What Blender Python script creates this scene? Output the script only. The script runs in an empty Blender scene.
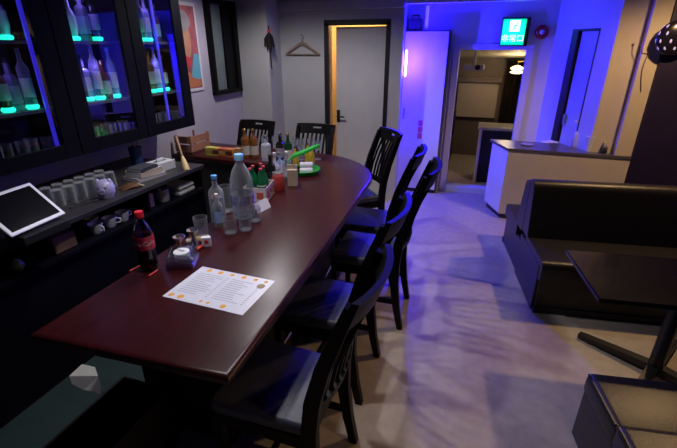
import bpy, bmesh, math, random
from mathutils import Vector, Matrix
random.seed(7)
R = math.radians
scn = bpy.context.scene
COL = scn.collection

# ------------------------------------------------------------------ camera
F_PX, PITCH, YAW, CAM_H = 413.0, R(23.4), R(19.1), 1.70
cam_d = bpy.data.cameras.new('camera'); cam = bpy.data.objects.new('camera', cam_d); COL.objects.link(cam)
cam_d.sensor_width = 36.0; cam_d.lens = F_PX / 677.0 * 36.0; cam_d.clip_start = 0.02
cam.location = (0, 0, CAM_H)
cam.rotation_euler = (math.pi/2 - PITCH, 0, YAW)
scn.camera = cam

# ------------------------------------------------------------------ world, exposure
w = bpy.data.worlds.new('world'); scn.world = w; w.use_nodes = True
w.node_tree.nodes['Background'].inputs[0].default_value = (0.55, 0.55, 0.75, 1)
w.node_tree.nodes['Background'].inputs[1].default_value = 0.0015
scn.view_settings.view_transform = 'Standard'; scn.view_settings.look = 'None'
scn.view_settings.exposure = 0.0; scn.view_settings.gamma = 1.0
scn.view_settings.use_curve_mapping = False

# light strengths (used by each lamp's builder further down)
P_BAR, P_LOUNGE, P_BLUE, P_DOOR, P_BACK = 50.0, 90.0, 95.0, 18.0, 6.0
BLUE = (0.015, 0.005, 1.0)

# ------------------------------------------------------------------ pixel helper (direction only; the plane gives the distance)
_f = Vector((-math.sin(YAW)*math.cos(PITCH), math.cos(YAW)*math.cos(PITCH), -math.sin(PITCH)))
_r = Vector((math.cos(YAW), math.sin(YAW), 0)); _u = _r.cross(_f)
def px(x, y, **k):
    d = _f + _r*((x-338.5)/F_PX) - _u*((y-224)/F_PX)
    o = Vector((0, 0, CAM_H))
    if 'z' in k: t = (k['z']-CAM_H)/d.z
    elif 'X' in k: t = k['X']/d.x
    else: t = k['Y']/d.y
    return o + d*t

# ------------------------------------------------------------------ materials
MATS = {}
def mat(name, col, rough=0.5, metal=0.0, emit=None, es=0.0, var=0.0, scale=8.0, bump=0.0, bscale=60.0, coat=0.0, spec=0.5, trans=0.0, stretch=None):
    if name in MATS: return MATS[name]
    m = bpy.data.materials.new(name); m.use_nodes = True; MATS[name] = m
    nt = m.node_tree; b = nt.nodes['Principled BSDF']
    b.inputs['Base Color'].default_value = (*col, 1); b.inputs['Roughness'].default_value = rough
    b.inputs['Metallic'].default_value = metal; b.inputs['Specular IOR Level'].default_value = spec
    b.inputs['Coat Weight'].default_value = coat; b.inputs['Coat Roughness'].default_value = 0.3
    b.inputs['Transmission Weight'].default_value = trans
    if emit: b.inputs['Emission Color'].default_value = (*emit, 1); b.inputs['Emission Strength'].default_value = es
    if var or bump:
        tc = nt.nodes.new('ShaderNodeTexCoord'); mp = nt.nodes.new('ShaderNodeMapping')
        nt.links.new(tc.outputs['Object'], mp.inputs['Vector'])
        if stretch: mp.inputs['Scale'].default_value = stretch
    if var:
        n = nt.nodes.new('ShaderNodeTexNoise'); n.inputs['Scale'].default_value = scale; n.inputs['Detail'].default_value = 6
        nt.links.new(mp.outputs[0], n.inputs['Vector'])
        r = nt.nodes.new('ShaderNodeValToRGB')
        r.color_ramp.elements[0].position = 0.3; r.color_ramp.elements[1].position = 0.7
        r.color_ramp.elements[0].color = (*[max(0, c*(1-var)) for c in col], 1)
        r.color_ramp.elements[1].color = (*[min(1, c*(1+var)) for c in col], 1)
        nt.links.new(n.outputs['Fac'], r.inputs[0]); nt.links.new(r.outputs[0], b.inputs['Base Color'])
    if bump:
        n2 = nt.nodes.new('ShaderNodeTexNoise'); n2.inputs['Scale'].default_value = bscale; n2.inputs['Detail'].default_value = 4
        nt.links.new(mp.outputs[0], n2.inputs['Vector'])
        bp = nt.nodes.new('ShaderNodeBump'); bp.inputs['Strength'].default_value = bump; bp.inputs['Distance'].default_value = 0.004
        nt.links.new(n2.outputs['Fac'], bp.inputs['Height']); nt.links.new(bp.outputs[0], b.inputs['Normal'])
    return m

def clear(name, tint=(0.9, 0.93, 0.95), rough=0.05, base=0.10, gloss=0.75, dif=False):
    """thin clear glass or plastic: see-through straight on, reflecting at grazing angles"""
    if name in MATS: return MATS[name]
    m = bpy.data.materials.new(name); m.use_nodes = True; MATS[name] = m
    nt = m.node_tree; nt.nodes.clear()
    o = nt.nodes.new('ShaderNodeOutputMaterial'); mx = nt.nodes.new('ShaderNodeMixShader')
    t = nt.nodes.new('ShaderNodeBsdfTransparent'); t.inputs[0].default_value = (*tint, 1)
    if dif: g = nt.nodes.new('ShaderNodeBsdfPrincipled'); g.inputs['Base Color'].default_value = (*[c*0.75 for c in tint], 1)
    else: g = nt.nodes.new('ShaderNodeBsdfGlossy'); g.inputs['Color'].default_value = (0.95, 0.95, 0.95, 1)
    g.inputs['Roughness'].default_value = rough
    lw = nt.nodes.new('ShaderNodeLayerWeight'); lw.inputs['Blend'].default_value = 0.35
    mr = nt.nodes.new('ShaderNodeMapRange'); mr.inputs[3].default_value = base; mr.inputs[4].default_value = gloss
    nt.links.new(lw.outputs['Facing'], mr.inputs[0]); nt.links.new(mr.outputs[0], mx.inputs[0])
    nt.links.new(t.outputs[0], mx.inputs[1]); nt.links.new(g.outputs[0], mx.inputs[2]); nt.links.new(mx.outputs[0], o.inputs[0])
    return m

WALL = mat('plaster_wall', (0.50, 0.50, 0.51), 0.75, var=0.06, scale=3, bump=0.25, bscale=90)
WALL_LAVLIT = mat('lavender_lit_wall', (0.50, 0.46, 0.54), 0.75, var=0.06, scale=3, bump=0.25, bscale=90)  # plaster again, tinted lavender for the light on the left wall
WHITE = mat('white_paint', (0.72, 0.72, 0.72), 0.5, var=0.03, scale=5)
WARM_LIT = mat('warm_lit_wall', (0.62, 0.54, 0.42), 0.7, var=0.05, scale=4, bump=0.2, bscale=80)  # cream tone deepened to carry warm light in the colour
NAVY = mat('dark_wall', (0.018, 0.012, 0.050), 0.45, var=0.2, scale=3)
FLOOR = mat('stone_vinyl_floor', (0.42, 0.37, 0.31), 0.5, var=0.10, scale=16, bump=0.12, bscale=60)
CEIL = mat('ceiling_paint', (0.16, 0.155, 0.155), 0.9, var=0.03)
BARTOP = mat('bar_lacquer', (0.042, 0.0058, 0.0065), 0.30, var=0.22, scale=5, spec=0.22, coat=0.03, stretch=(9, 0.7, 1), bump=0.05, bscale=25)
BARBASE = mat('bar_base', (0.012, 0.010, 0.011), 0.55, var=0.15)
BLACKWOOD = mat('black_wood', (0.0030, 0.0027, 0.0030), 0.45, var=0.3, scale=12, spec=0.14, stretch=(1, 1, 0.2))
LEATHER = mat('black_leather', (0.016, 0.015, 0.016), 0.38, var=0.15, scale=30, bump=0.25, bscale=160)
SEATM = mat('seat_vinyl', (0.055, 0.062, 0.090), 0.42, var=0.08, scale=20, bump=0.2, bscale=150)
CABM = mat('cabinet_black', (0.0025, 0.0025, 0.006), 0.6, spec=0.12, var=0.2, scale=10)
CABIN = mat('cabinet_inside', (0.09, 0.09, 0.12), 0.6, var=0.05)
PANE = clear('cabinet_pane', (0.96, 0.96, 0.97), 0.02, 0.01, 0.25)
GLASS = clear('clear_glass', (0.90, 0.92, 0.94), 0.12, 0.05, 0.40, True)
PET = clear('clear_plastic', (0.92, 0.94, 0.97), 0.07, 0.12, 0.8, True)
BLACKPL = mat('black_plastic', (0.015, 0.015, 0.016), 0.4, var=0.05)
CHROME = mat('brushed_metal', (0.65, 0.65, 0.66), 0.25, 1.0, var=0.05)
PAPER = mat('paper', (0.80, 0.81, 0.84), 0.8, var=0.02)
ORANGE = mat('orange_print', (0.85, 0.42, 0.05), 0.7, var=0.1)
GREY_INK = mat('grey_ink', (0.42, 0.44, 0.50), 0.8, var=0.05)
RED = mat('red_plastic', (0.70, 0.02, 0.03), 0.4, var=0.06)
def plain(name, col, rough=0.5, **k): return mat(name, col, rough, var=k.pop('var', 0.05), **k)

# ------------------------------------------------------------------ mesh helpers
def obj(name, bm, m, parent=None, smooth=None, loc=None):
    me = bpy.data.meshes.new(name)
    bmesh.ops.recalc_face_normals(bm, faces=bm.faces)
    bm.to_mesh(me); bm.free()
    if smooth is not None:
        me.shade_smooth(); me.set_sharp_from_angle(angle=R(smooth))
    me.materials.append(m)
    o = bpy.data.objects.new(name, me); COL.objects.link(o)
    if parent is not None: o.parent = parent
    if loc is not None: o.location = loc
    return o
def thing(name, label, cat, loc=(0, 0, 0), rz=0.0, group=None):
    o = bpy.data.objects.new(name, None); COL.objects.link(o); o.empty_display_size = 0.05
    o.location = loc; o.rotation_euler = (0, 0, rz); return tag(o, label, cat, group)
def tag(o, label, cat, group=None):
    o['label'] = label; o['category'] = cat
    if group: o['group'] = group
    return o
def struct(name, bm, m, parent=None, label=None, **k):
    o = obj(name, bm, m, parent, **k)
    if parent is None: o['kind'] = 'structure'
    if label: o['label'] = label
    return o
def dup(root, loc, rz=0.0, label=None, group=None, scale=None):
    def cp(o, par):
        c = o.copy(); COL.objects.link(c); c.parent = par
        for ch in list(o.children): cp(ch, c)
        return c
    r = cp(root, None); r.location = loc; r.rotation_euler = (0, 0, rz)
    if scale: r.scale = scale
    if label: r['label'] = label
    if group: r['group'] = group
    return r

def B(): return bmesh.new()
def box(bm, lo, hi, bev=0.0, M=None, seg=2):
    c = [(a+b)/2 for a, b in zip(lo, hi)]; s = [abs(b-a) for a, b in zip(lo, hi)]
    mx = Matrix.Translation(c) @ Matrix.Diagonal((*s, 1))
    vs = bmesh.ops.create_cube(bm, size=1.0, matrix=mx)['verts']
    if bev:
        es = list({e for v in vs for e in v.link_edges})
        r = bmesh.ops.bevel(bm, geom=es, offset=bev, segments=seg, profile=0.5, affect='EDGES')
        vs = list({v for f in r['faces'] for v in f.verts} | {v for v in vs if v.is_valid})
    if M is not None: bmesh.ops.transform(bm, matrix=M, verts=vs)
    return bm
def bx(lo, hi, bev=0.0, M=None, seg=2): return box(B(), lo, hi, bev, M, seg)
def prism(bm, pts, z0, z1, bev=0.0, seg=2):
    a = [bm.verts.new((p[0], p[1], z0)) for p in pts]; f = bm.faces.new(a)
    ret = bmesh.ops.extrude_face_region(bm, geom=[f])
    vs = [g for g in ret['geom'] if isinstance(g, bmesh.types.BMVert)]
    for v in vs: v.co.z = z1
    if bev:
        es = [e for e in bm.edges if abs(e.verts[0].co.z-e.verts[1].co.z) < 1e-6 and (abs(e.verts[0].co.z-z1) < 1e-6 or abs(e.verts[0].co.z-z0) < 1e-6)]
        bmesh.ops.bevel(bm, geom=es, offset=bev, segments=seg, profile=0.5, affect='EDGES')
    return bm
def lathe(bm, prof, n=20, c=(0, 0, 0), M=None):
    rings = []; allv = []
    for r, z in prof:
        if r < 1e-5: ring = [bm.verts.new((c[0], c[1], c[2]+z))]
        else: ring = [bm.verts.new((c[0]+r*math.cos(2*math.pi*i/n), c[1]+r*math.sin(2*math.pi*i/n), c[2]+z)) for i in range(n)]
        rings.append(ring); allv += ring
    for a, b in zip(rings, rings[1:]):
        if len(a) == 1 and len(b) == 1: continue
        for i in range(n):
            j = (i+1) % n
            if len(a) == 1: bm.faces.new((a[0], b[i], b[j]))
            elif len(b) == 1: bm.faces.new((a[i], a[j], b[0]))
            else: bm.faces.new((a[i], a[j], b[j], b[i]))
    if M is not None: bmesh.ops.transform(bm, matrix=M, verts=allv)
    return bm
def tube(bm, pts, r, n=8, closed_ends=True):
    pts = [Vector(p) for p in pts]; rad = r if isinstance(r, (list, tuple)) else [r]*len(pts)
    prev = None; up = Vector((0, 0, 1))
    t0 = (pts[1]-pts[0]).normalized()
    if abs(t0.dot(up)) > 0.95: up = Vector((1, 0, 0))
    for i, p in enumerate(pts):
        t = (pts[min(i+1, len(pts)-1)]-pts[max(i-1, 0)]).normalized()
        s = t.cross(up).normalized(); q = s.cross(t).normalized(); up = q
        ring = [bm.verts.new(p+(s*math.cos(2*math.pi*k/n)+q*math.sin(2*math.pi*k/n))*rad[i]) for k in range(n)]
        if prev:
            for k in range(n): bm.faces.new((prev[k], prev[(k+1) % n], ring[(k+1) % n], ring[k]))
        elif closed_ends: bm.faces.new(ring[::-1])
        prev = ring
    if closed_ends: bm.faces.new(prev)
    return bm
def sweep(bm, pts, w, th, side=(0, 1, 0)):
    """bar of section w (along side) x th along pts; w/th may be lists"""
    pts = [Vector(p) for p in pts]; side = Vector(side).normalized(); prev = None
    for i, p in enumerate(pts):
        t = (pts[min(i+1, len(pts)-1)]-pts[max(i-1, 0)]).normalized()
        nrm = t.cross(side).normalized()
        ww = (w[i] if isinstance(w, (list, tuple)) else w)/2; tt = (th[i] if isinstance(th, (list, tuple)) else th)/2
        ring = [bm.verts.new(p+side*a*ww+nrm*b*tt) for a, b in ((-1, -1), (1, -1), (1, 1), (-1, 1))]
        if prev:
            for k in range(4): bm.faces.new((prev[k], prev[(k+1) % 4], ring[(k+1) % 4], ring[k]))
        else: bm.faces.new(ring[::-1])
        prev = ring
    bm.faces.new(prev)
    return bm
def extrude_profile(bm, prof, x0, x1):
    """closed (y,z) profile extruded along x"""
    a = [bm.verts.new((x0, y, z)) for y, z in prof]; b = [bm.verts.new((x1, y, z)) for y, z in prof]
    n = len(prof)
    for i in range(n): bm.faces.new((a[i], a[(i+1) % n], b[(i+1) % n], b[i]))
    bm.faces.new(a[::-1]); bm.faces.new(b)
    return bm
def rounded(pts, rads, seg=5):
    """round corners of a closed 2-D polygon"""
    out = []; n = len(pts)
    for i in range(n):
        p0, p, p1 = Vector(pts[i-1]), Vector(pts[i]), Vector(pts[(i+1) % n]); r = rads[i] if isinstance(rads, (list, tuple)) else rads
        if r <= 0: out.append(tuple(p)); continue
        a = (p0-p).normalized()*min(r, (p0-p).length*0.49); b = (p1-p).normalized()*min(r, (p1-p).length*0.49)
        for k in range(seg+1):
            t = k/seg; out.append(tuple((p+a)*(1-t)**2+p*2*t*(1-t)+(p+b)*t*t))
    return out
def text_mesh(s, size, depth=0.0):
    cu = bpy.data.curves.new('txt', 'FONT'); cu.body = s; cu.size = size; cu.align_x = 'CENTER'; cu.align_y = 'CENTER'; cu.extrude = depth
    o = bpy.data.objects.new('txt', cu); COL.objects.link(o)
    dg = bpy.context.evaluated_depsgraph_get(); me = bpy.data.meshes.new_from_object(o.evaluated_get(dg))
    bpy.data.objects.remove(o); bpy.data.curves.remove(cu)
    bm = B(); bm.from_mesh(me); bpy.data.meshes.remove(me); return bm
def light(name, kind, loc, power, col, size=0.1, rot=None, parent=None, **k):
    d = bpy.data.lights.new(name, kind); d.energy = power; d.color = col
    if kind == 'POINT': d.shadow_soft_size = size
    elif kind == 'SPOT': d.shadow_soft_size = size; d.spot_size = k.get('angle', R(120)); d.spot_blend = k.get('blend', 0.6)
    elif kind == 'AREA':
        d.size = size
        if 'size_y' in k: d.shape = 'RECTANGLE'; d.size_y = k['size_y']
    o = bpy.data.objects.new(name, d); COL.objects.link(o); o.location = loc
    if rot: o.rotation_euler = rot
    if parent: o.parent = parent
    return o
RX90 = Matrix.Rotation(R(90), 4, 'X')

# ================================================================== SETTING
XL, YB, YA, ZC = -2.70, 4.65, 5.17, 2.45      # left wall, door wall, alcove wall, ceiling
struct('floor', bx((XL-0.1, -2.6, -0.06), (2.4, 7.4, 0)), FLOOR)
struct('ceiling', bx((XL-0.1, -2.6, ZC), (2.4, 5.3, ZC+0.08)), CEIL)
struct('wall_left', bx((XL-0.1, -2.5, 0), (XL, YB, ZC)), WALL_LAVLIT)
struct('wall_rear', bx((XL, -2.6, 0), (2.3, -2.5, ZC)), WALL)
struct('wall_right', bx((2.3, -2.5, 0), (2.4, 4.4, ZC)), NAVY)
# door wall with its opening
bm = B()
DX0, DX1, DZ = -1.74, -1.06, 1.92
YBT = YB+0.12
box(bm, (XL-0.1, YB, 0), (DX0, YBT, ZC)); box(bm, (DX1, YB, 0), (-0.90, YBT, ZC)); box(bm, (DX0, YB, DZ), (DX1, YBT, ZC))
struct('wall_back', bm, WALL)
struct('trim_1', bx((XL, 4.35, 0), (-2.31, YB, ZC), 0.004), WALL)                      # boxed corner pillar
struct('trim_2', bx((-2.31, YB-0.045, 2.05), (-0.90, YB, 2.13), 0.004), WALL)          # ledge along the door wall
struct('trim_3', bx((-0.90, YB, 2.085), (0.83, YB+0.10, ZC)), WHITE)                   # header over the alcove opening
# alcove
bm = B()
MX0, MX1, MZ = -0.355, 0.335, 1.655
box(bm, (-1.05, YA, 0), (MX0-0.07, YA+0.1, ZC)); box(bm, (MX1+0.07, YA, 0), (0.58, YA+0.1, ZC)); box(bm, (MX0-0.07, YA, MZ+0.06), (MX1+0.07, YA+0.1, ZC))
struct('wall_alcove', bm, WHITE)
struct('wall_alcove_left', bx((-1.05, YBT, 0), (-0.97, YA, ZC)), WHITE)
# slanting wall with a door
A2, B2 = Vector((0.58, YA)), Vector((0.985, 4.50))
dl = (B2-A2).length; dd = (B2-A2)/dl; nn = Vector((-dd.y, dd.x))
if nn.dot(Vector((-1, -1))) > 0: nn = -nn                                             # nn points away from the room
def slant(u0, u1, z0, z1, v0, v1, bev=0.0, bm=None):
    bm = bm or B()
    M = Matrix(((dd.x, nn.x, 0, A2.x), (dd.y, nn.y, 0, A2.y), (0, 0, 1, 0), (0, 0, 0, 1)))
    return box(bm, (u0, v0, z0), (u1, v1, z1), bev, M)
def slant_u(x, y):                                                                     # pixel -> u, z on the slanting wall
    d = px(x, y, Y=1.0)-Vector((0, 0, CAM_H)); o = Vector((0, 0))
    den = d.x*nn.x+d.y*nn.y; t = (A2.x*nn.x+A2.y*nn.y)/den
    P = Vector((d.x*t, d.y*t)); return (P-A2).dot(dd), CAM_H+d.z*t
u0, zt = slant_u(573, 33); u1, zt2 = slant_u(602, 24); zt = (zt+zt2)/2
bm = slant(0, u0, 0, ZC, 0, 0.1); slant(u1, dl, 0, ZC, 0, 0.1, bm=bm); slant(u0, u1, zt, ZC, 0, 0.1, bm=bm)
struct('wall_slant', bm, WHITE)
DKFRAME = plain('dark_frame', (0.012, 0.011, 0.013), 0.45)
d2 = struct('door_2', slant(u0+0.085, u1-0.012, 0.01, zt-0.02, 0.03, 0.065, 0.003), WHITE)
bm = slant(u0, u0+0.075, 0, zt-0.015, -0.006, 0.10); slant(u1-0.010, u1, 0, zt, -0.006, 0.10, bm=bm); slant(u0, u1, zt-0.015, zt, -0.006, 0.10, bm=bm)
obj('door_frame', bm, DKFRAME, d2)
obj('door_handle', slant(u0+0.11, u0+0.12, 0.95, 1.05, -0.01, 0.03, 0.003), CHROME, d2)
# stepped wall right of the slanting wall
struct('wall_step', bx((0.985, 4.50, 0), (1.19, 4.60, ZC)), WARM_LIT)
struct('trim_4', bx((1.19, 4.425, 0), (1.33, 4.70, ZC), 0.006), WARM_LIT)                 # pillar
struct('wall_dark', bx((1.33, 4.40, 0), (2.4, 4.70, ZC)), NAVY)

# door_1, ajar, with warm light behind it
d1 = struct('door_1', bx((-0.585, 0, 0.012), (0, 0.035, DZ-0.035), 0.003), mat('door_paint', (0.66, 0.66, 0.64), 0.5, var=0.03))
d1.location = (DX1-0.026, YB+0.045, 0); d1.rotation_euler = (0, 0, R(-4.5))
M = Matrix.Identity(4)
h = obj('door_handle', B(), CHROME, d1)
bm = bx((-0.575, -0.012, 0.86), (-0.535, 0, 1.0), 0.004); tube(bm, [(-0.555, -0.01, 0.93), (-0.555, -0.05, 0.93), (-0.46, -0.055, 0.93)], 0.009)
bm.to_mesh(h.data); bm.free(); h.data.materials.clear(); h.data.materials.append(BLACKPL)
bm = B()
box(bm, (DX0-0.035, YB-0.012, 0), (DX0+0.018, YB+0.02, DZ)); box(bm, (DX1-0.022, YB-0.012, 0), (DX1+0.02, YB+0.02, DZ)); box(bm, (DX0-0.035, YB-0.012, DZ-0.025), (DX1+0.02, YB+0.02, DZ+0.03))
f = obj('door_frame', bm, DKFRAME, d1); f.matrix_parent_inverse = (Matrix.Translation(d1.location) @ Matrix.Rotation(R(-4.5), 4, 'Z')).inverted()
f = obj('door_jamb', bx((DX0, YB+0.02, 0), (DX0+0.012, YBT, DZ-0.025)), WARM_LIT, d1); f.matrix_parent_inverse = (Matrix.Translation(d1.location) @ Matrix.Rotation(R(-4.5), 4, 'Z')).inverted()
bm = B(); box(bm, (-2.0, YBT+0.9, 0), (-1.05, YBT+1.0, ZC)); box(bm, (-2.1, YBT, 0), (-2.0, YBT+1.0, ZC)); box(bm, (-1.15, YA+0.11, 0), (-1.05, YBT+1.0, ZC)); box(bm, (-2.1, YBT, ZC), (-1.05, YBT+1.0, ZC+0.05))
struct('wall_closet', bm, mat('closet_wall', (0.75, 0.62, 0.42), 0.7, var=0.03))
t = thing('closet_lamp', 'warm bulb lamp lighting the room behind the ajar door', 'lamp', (-1.72, YBT+0.35, 2.10))
obj('bulb', lathe(B(), [(0, -0.06), (0.03, -0.045), (0.035, -0.02), (0.018, 0.02), (0, 0.03)], 12), mat('warm_bulb', (1, 0.8, 0.5), emit=(1, 0.62, 0.25), es=6), t, 40)
obj('holder', lathe(B(), [(0, 0.03), (0.02, 0.03), (0.02, 0.10), (0.008, 0.10), (0.008, 0.35), (0, 0.35)], 10), BLACKPL, t, 40)
light('closet_light', 'POINT', (0, 0, -0.12), P_DOOR, (1, 0.62, 0.25), 0.05, parent=t)

# window in the left wall (dark framed)
W0, W1, WZ0, WZ1 = 3.80, 4.31, 1.22, 2.12
w1 = struct('window_1', bx((XL, W0+0.04, WZ0+0.04), (XL+0.012, W1-0.04, WZ1-0.04)), mat('dim_glass', (0.17, 0.21, 0.21), 0.3, var=0.1))
bm = B(); T = 0.045
box(bm, (XL, W0, WZ0), (XL+0.055, W1, WZ0+T), 0.004); box(bm, (XL, W0, WZ1-T), (XL+0.055, W1, WZ1), 0.004); box(bm, (XL, W0, WZ0+T), (XL+0.055, W0+T, WZ1-T), 0.004); box(bm, (XL, W1-T-0.03, WZ0+T), (XL+0.055, W1, WZ1-T), 0.004)
obj('window_frame', bm, BLACKWOOD, w1)
obj('window_sash', bx((XL+0.012, 4.06, WZ0+T), (XL+0.035, 4.24, WZ1-T), 0.003), BLACKWOOD, w1)

# ================================================================== WHITE FRAME, low room modelled behind it to supply the view inside
bm = B(); fw = 0.07
box(bm, (MX0-fw, YA-0.02, 0), (MX0, YA+0.11, MZ), 0.004); box(bm, (MX1, YA-0.02, 0), (MX1+fw, YA+0.11, MZ), 0.004)
box(bm, (MX0-fw, YA-0.02, MZ), (MX1+fw, YA+0.11, MZ+0.06), 0.004); box(bm, (MX0, YA-0.02, 0), (MX1, YA+0.11, 0.08), 0.004)
struct('framed_opening', bm, WHITE, label='white framed opening under the exit sign, low room modelled behind to fill it')
YR = 7.2
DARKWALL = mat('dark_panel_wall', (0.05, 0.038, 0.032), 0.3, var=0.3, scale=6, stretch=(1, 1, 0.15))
struct('wall_backroom', bx((-1.4, YR, 0), (1.6, YR+0.08, 1.9)), mat('brown_wall', (0.22, 0.17, 0.15), 0.7, var=0.05))
bm = B(); vs = [bm.verts.new(p) for p in ((-1.4, YA+0.1, 1.75), (1.6, YA+0.1, 1.75), (1.6, YR, 1.52), (-1.4, YR, 1.52), (-1.4, YA+0.1, 1.85), (1.6, YA+0.1, 1.85), (1.6, YR, 1.62), (-1.4, YR, 1.62))]
for q in ((0, 1, 2, 3), (7, 6, 5, 4), (0, 4, 5, 1), (1, 5, 6, 2), (2, 6, 7, 3), (3, 7, 4, 0)): bm.faces.new([vs[i] for i in q])
struct('ceiling_backroom', bm, WARM_LIT)
struct('wall_backroom_left', bx((-1.5, YA+0.1, 0), (-1.4, YR, 1.9)), WALL)
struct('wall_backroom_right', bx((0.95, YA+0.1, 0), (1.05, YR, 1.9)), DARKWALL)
# projection screen on the far wall
pa, pb = px(459, 82, Y=YR-0.02), px(494, 118, Y=YR-0.02)
t = thing('projection_screen', 'pale beige roll-down projection screen on the back room wall', 'screen', (pa.x, YR-0.02, pb.z))
wd, hh = pb.x-pa.x, pa.z-pb.z
obj('screen_cloth', bx((0, -0.006, 0), (wd, 0, hh)), mat('screen_cloth', (0.62, 0.52, 0.46), 0.8, var=0.02), t)
obj('roller_case', bx((-0.03, -0.05, hh), (wd+0.03, 0.01, hh+0.07), 0.01), plain('roller_grey', (0.25, 0.2, 0.2)), t)
obj('weight_bar', bx((-0.01, -0.015, -0.02), (wd+0.01, 0.005, 0), 0.003), BLACKPL, t)
# hanging projector
pp = px(474, 67, Y=6.2)
t = thing('ceiling_projector', 'white projector hanging on a ceiling pole in the back room', 'projector', (pp.x, 6.2, pp.z-0.04))
obj('body', bx((-0.13, -0.1, 0), (0.13, 0.1, 0.075), 0.015), WHITE, t)
obj('lens', lathe(B(), [(0, 0), (0.03, 0), (0.035, 0.03), (0.02, 0.03), (0, 0.02)], 14, M=Matrix.Translation((0.05, -0.1, 0.04)) @ RX90), BLACKPL, t, 40)
obj('pole', lathe(B(), [(0, 0.075), (0.017, 0.075), (0.017, 0.30), (0, 0.30)], 10), WHITE, t, 40)
# equipment rack left of the screen
pp = px(455, 80, Y=6.6)
t = thing('equipment_rack', 'dark wall rack with pale equipment boxes in the back room', 'rack', (-0.62, 7.0, 1.05))
obj('shelf', bx((-0.15, -0.12, 0), (0.16, 0.12, 0.02)), BLACKWOOD, t); obj('upright', bx((-0.17, -0.12, -1.05), (-0.15, 0.12, 0.45)), BLACKWOOD, t)
obj('box_unit', bx((-0.12, -0.1, 0.02), (0.13, 0.1, 0.09), 0.008), plain('pale_unit', (0.4, 0.4, 0.42)), t)
obj('box_unit', bx((-0.12, -0.1, 0.25), (0.13, 0.1, 0.31), 0.008), plain('grey_unit', (0.3, 0.3, 0.33)), t); obj('shelf', bx((-0.15, -0.12, 0.23), (0.16, 0.12, 0.25)), BLACKWOOD, t)
# counter in the back room
cA = px(474, 182, z=0)
t = thing('back_room_counter', 'white ended counter with a dark front in the low back room', 'counter', (cA.x, cA.y, 0))
obj('carcass', bx((0.02, 0.03, 0), (0.80, 0.40, 0.70)), BLACKWOOD, t)
obj('end_panel', bx((-0.02, 0.02, 0), (0.02, 0.42, 0.70), 0.003), WHITE, t)
obj('worktop', bx((-0.04, 0.0, 0.70), (0.86, 0.44, 0.73), 0.004), plain('pale_top', (0.55, 0.47, 0.36), 0.3), t)
obj('dark_front_panel', bx((0.03, 0.015, 0.02), (0.84, 0.03, 0.69)), plain('navy_panel', (0.008, 0.007, 0.02), 0.4), t)
# bench at left in the back room
t = thing('back_room_bench', 'black upholstered bench along the left of the back room', 'bench', (-0.70, 6.35, 0))
obj('seat', bx((-0.35, -0.3, 0.06), (0.28, 0.4, 0.42), 0.03), LEATHER, t); obj('backrest', bx((-0.35, 0.28, 0.42), (0.28, 0.42, 0.80), 0.03), LEATHER, t)
obj('plinth', bx((-0.33, -0.27, 0), (0.26, 0.38, 0.06)), BLACKWOOD, t)
# wall lamp
pl = px(517, 70, Y=6.75)
t = thing('wall_lamp', 'glowing brass wall lamp with a double shade in the back room', 'lamp', (pl.x, 6.75, pl.z))
BRASSG = mat('lamp_glow', (1, 0.85, 0.5), emit=(1, 0.78, 0.35), es=3.0)
obj('shade', lathe(B(), [(0.05, 0.0), (0.09, 0.012), (0.09, 0.03), (0.03, 0.06), (0, 0.06)], 18), BRASSG, t, 40)
obj('shade', lathe(B(), [(0.05, -0.05), (0.09, -0.038), (0.09, -0.022), (0.03, 0.0), (0, 0.0)], 18), BRASSG, t, 40)
obj('arm', tube(B(), [(0, 0, 0.06), (0, 0, 0.11), (0.12, 0.0, 0.12), (0.35, 0, 0.10)], 0.009), mat('brass', (0.7, 0.5, 0.2), 0.3, 1.0, var=0.05), t, 40)
light('wall_lamp_light', 'POINT', (-0.02, -0.12, 0.02), P_BACK, (1, 0.8, 0.5), 0.05, parent=t)
# curtain folds right of the screen
cpx = px(497, 118, Y=YR-0.05)
t = thing('dark_curtain', 'dark satin curtain hanging beside the projection screen', 'curtain', (cpx.x+0.03, YR-0.07, 0.0))
bm = B(); n = 40; rows = []
for z in (0.02, 1.49): rows.append([bm.verts.new((i*0.62/n, 0.035*math.sin(i*1.1), z)) for i in range(n+1)])
for i in range(n): bm.faces.new((rows[0][i], rows[0][i+1], rows[1][i+1], rows[1][i]))
bmesh.ops.solidify(bm, geom=bm.faces[:], thickness=0.004)
obj('cloth', bm, mat('satin_dark', (0.05, 0.042, 0.04), 0.28, var=0.2), t, 60)
obj('curtain_rail', tube(B(), [(-0.02, 0, 1.50), (0.65, 0, 1.50)], 0.010), BLACKPL, t, 40)

# ================================================================== BAR
ZB = 0.78
out = [(-0.63, 0.80), (-0.66, 1.5), (-0.70, 2.15), (-0.725, 2.6)]
for k in range(1, 13):
    a = R(4+k*86/12); out.append((-1.45+0.725*math.cos(a), 2.75+0.78*math.sin(a)))
out += [(-1.45, 3.53), (-2.68, 3.60), (-2.68, 3.06), (-1.46, 3.00), (-1.40, 2.94), (-1.40, 0.75)]
bar = thing('bar_counter', 'long dark red lacquered bar counter curving round at its far end', 'bar', (-1.0, 1.8, 0))
def wpart(name, bm, m, t, smooth=None):
    o = obj(name, bm, m, t, smooth); o.matrix_parent_inverse = Matrix.Translation(t.location).inverted(); return o
wpart('bar_top', prism(B(), out, ZB-0.045, ZB, 0.016, 3), BARTOP, bar, 30)
ins = [(-0.90, 1.12), (-0.94, 2.15), (-0.975, 2.6)]
for k in range(1, 11):
    a = R(4+k*86/10); ins.append((-1.45+0.475*math.cos(a), 2.75+0.54*math.sin(a)))
ins += [(-1.45, 3.30), (-2.66, 3.36), (-2.66, 3.10), (-1.44, 3.04), (-1.36, 2.96), (-1.36, 1.12)]
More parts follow.
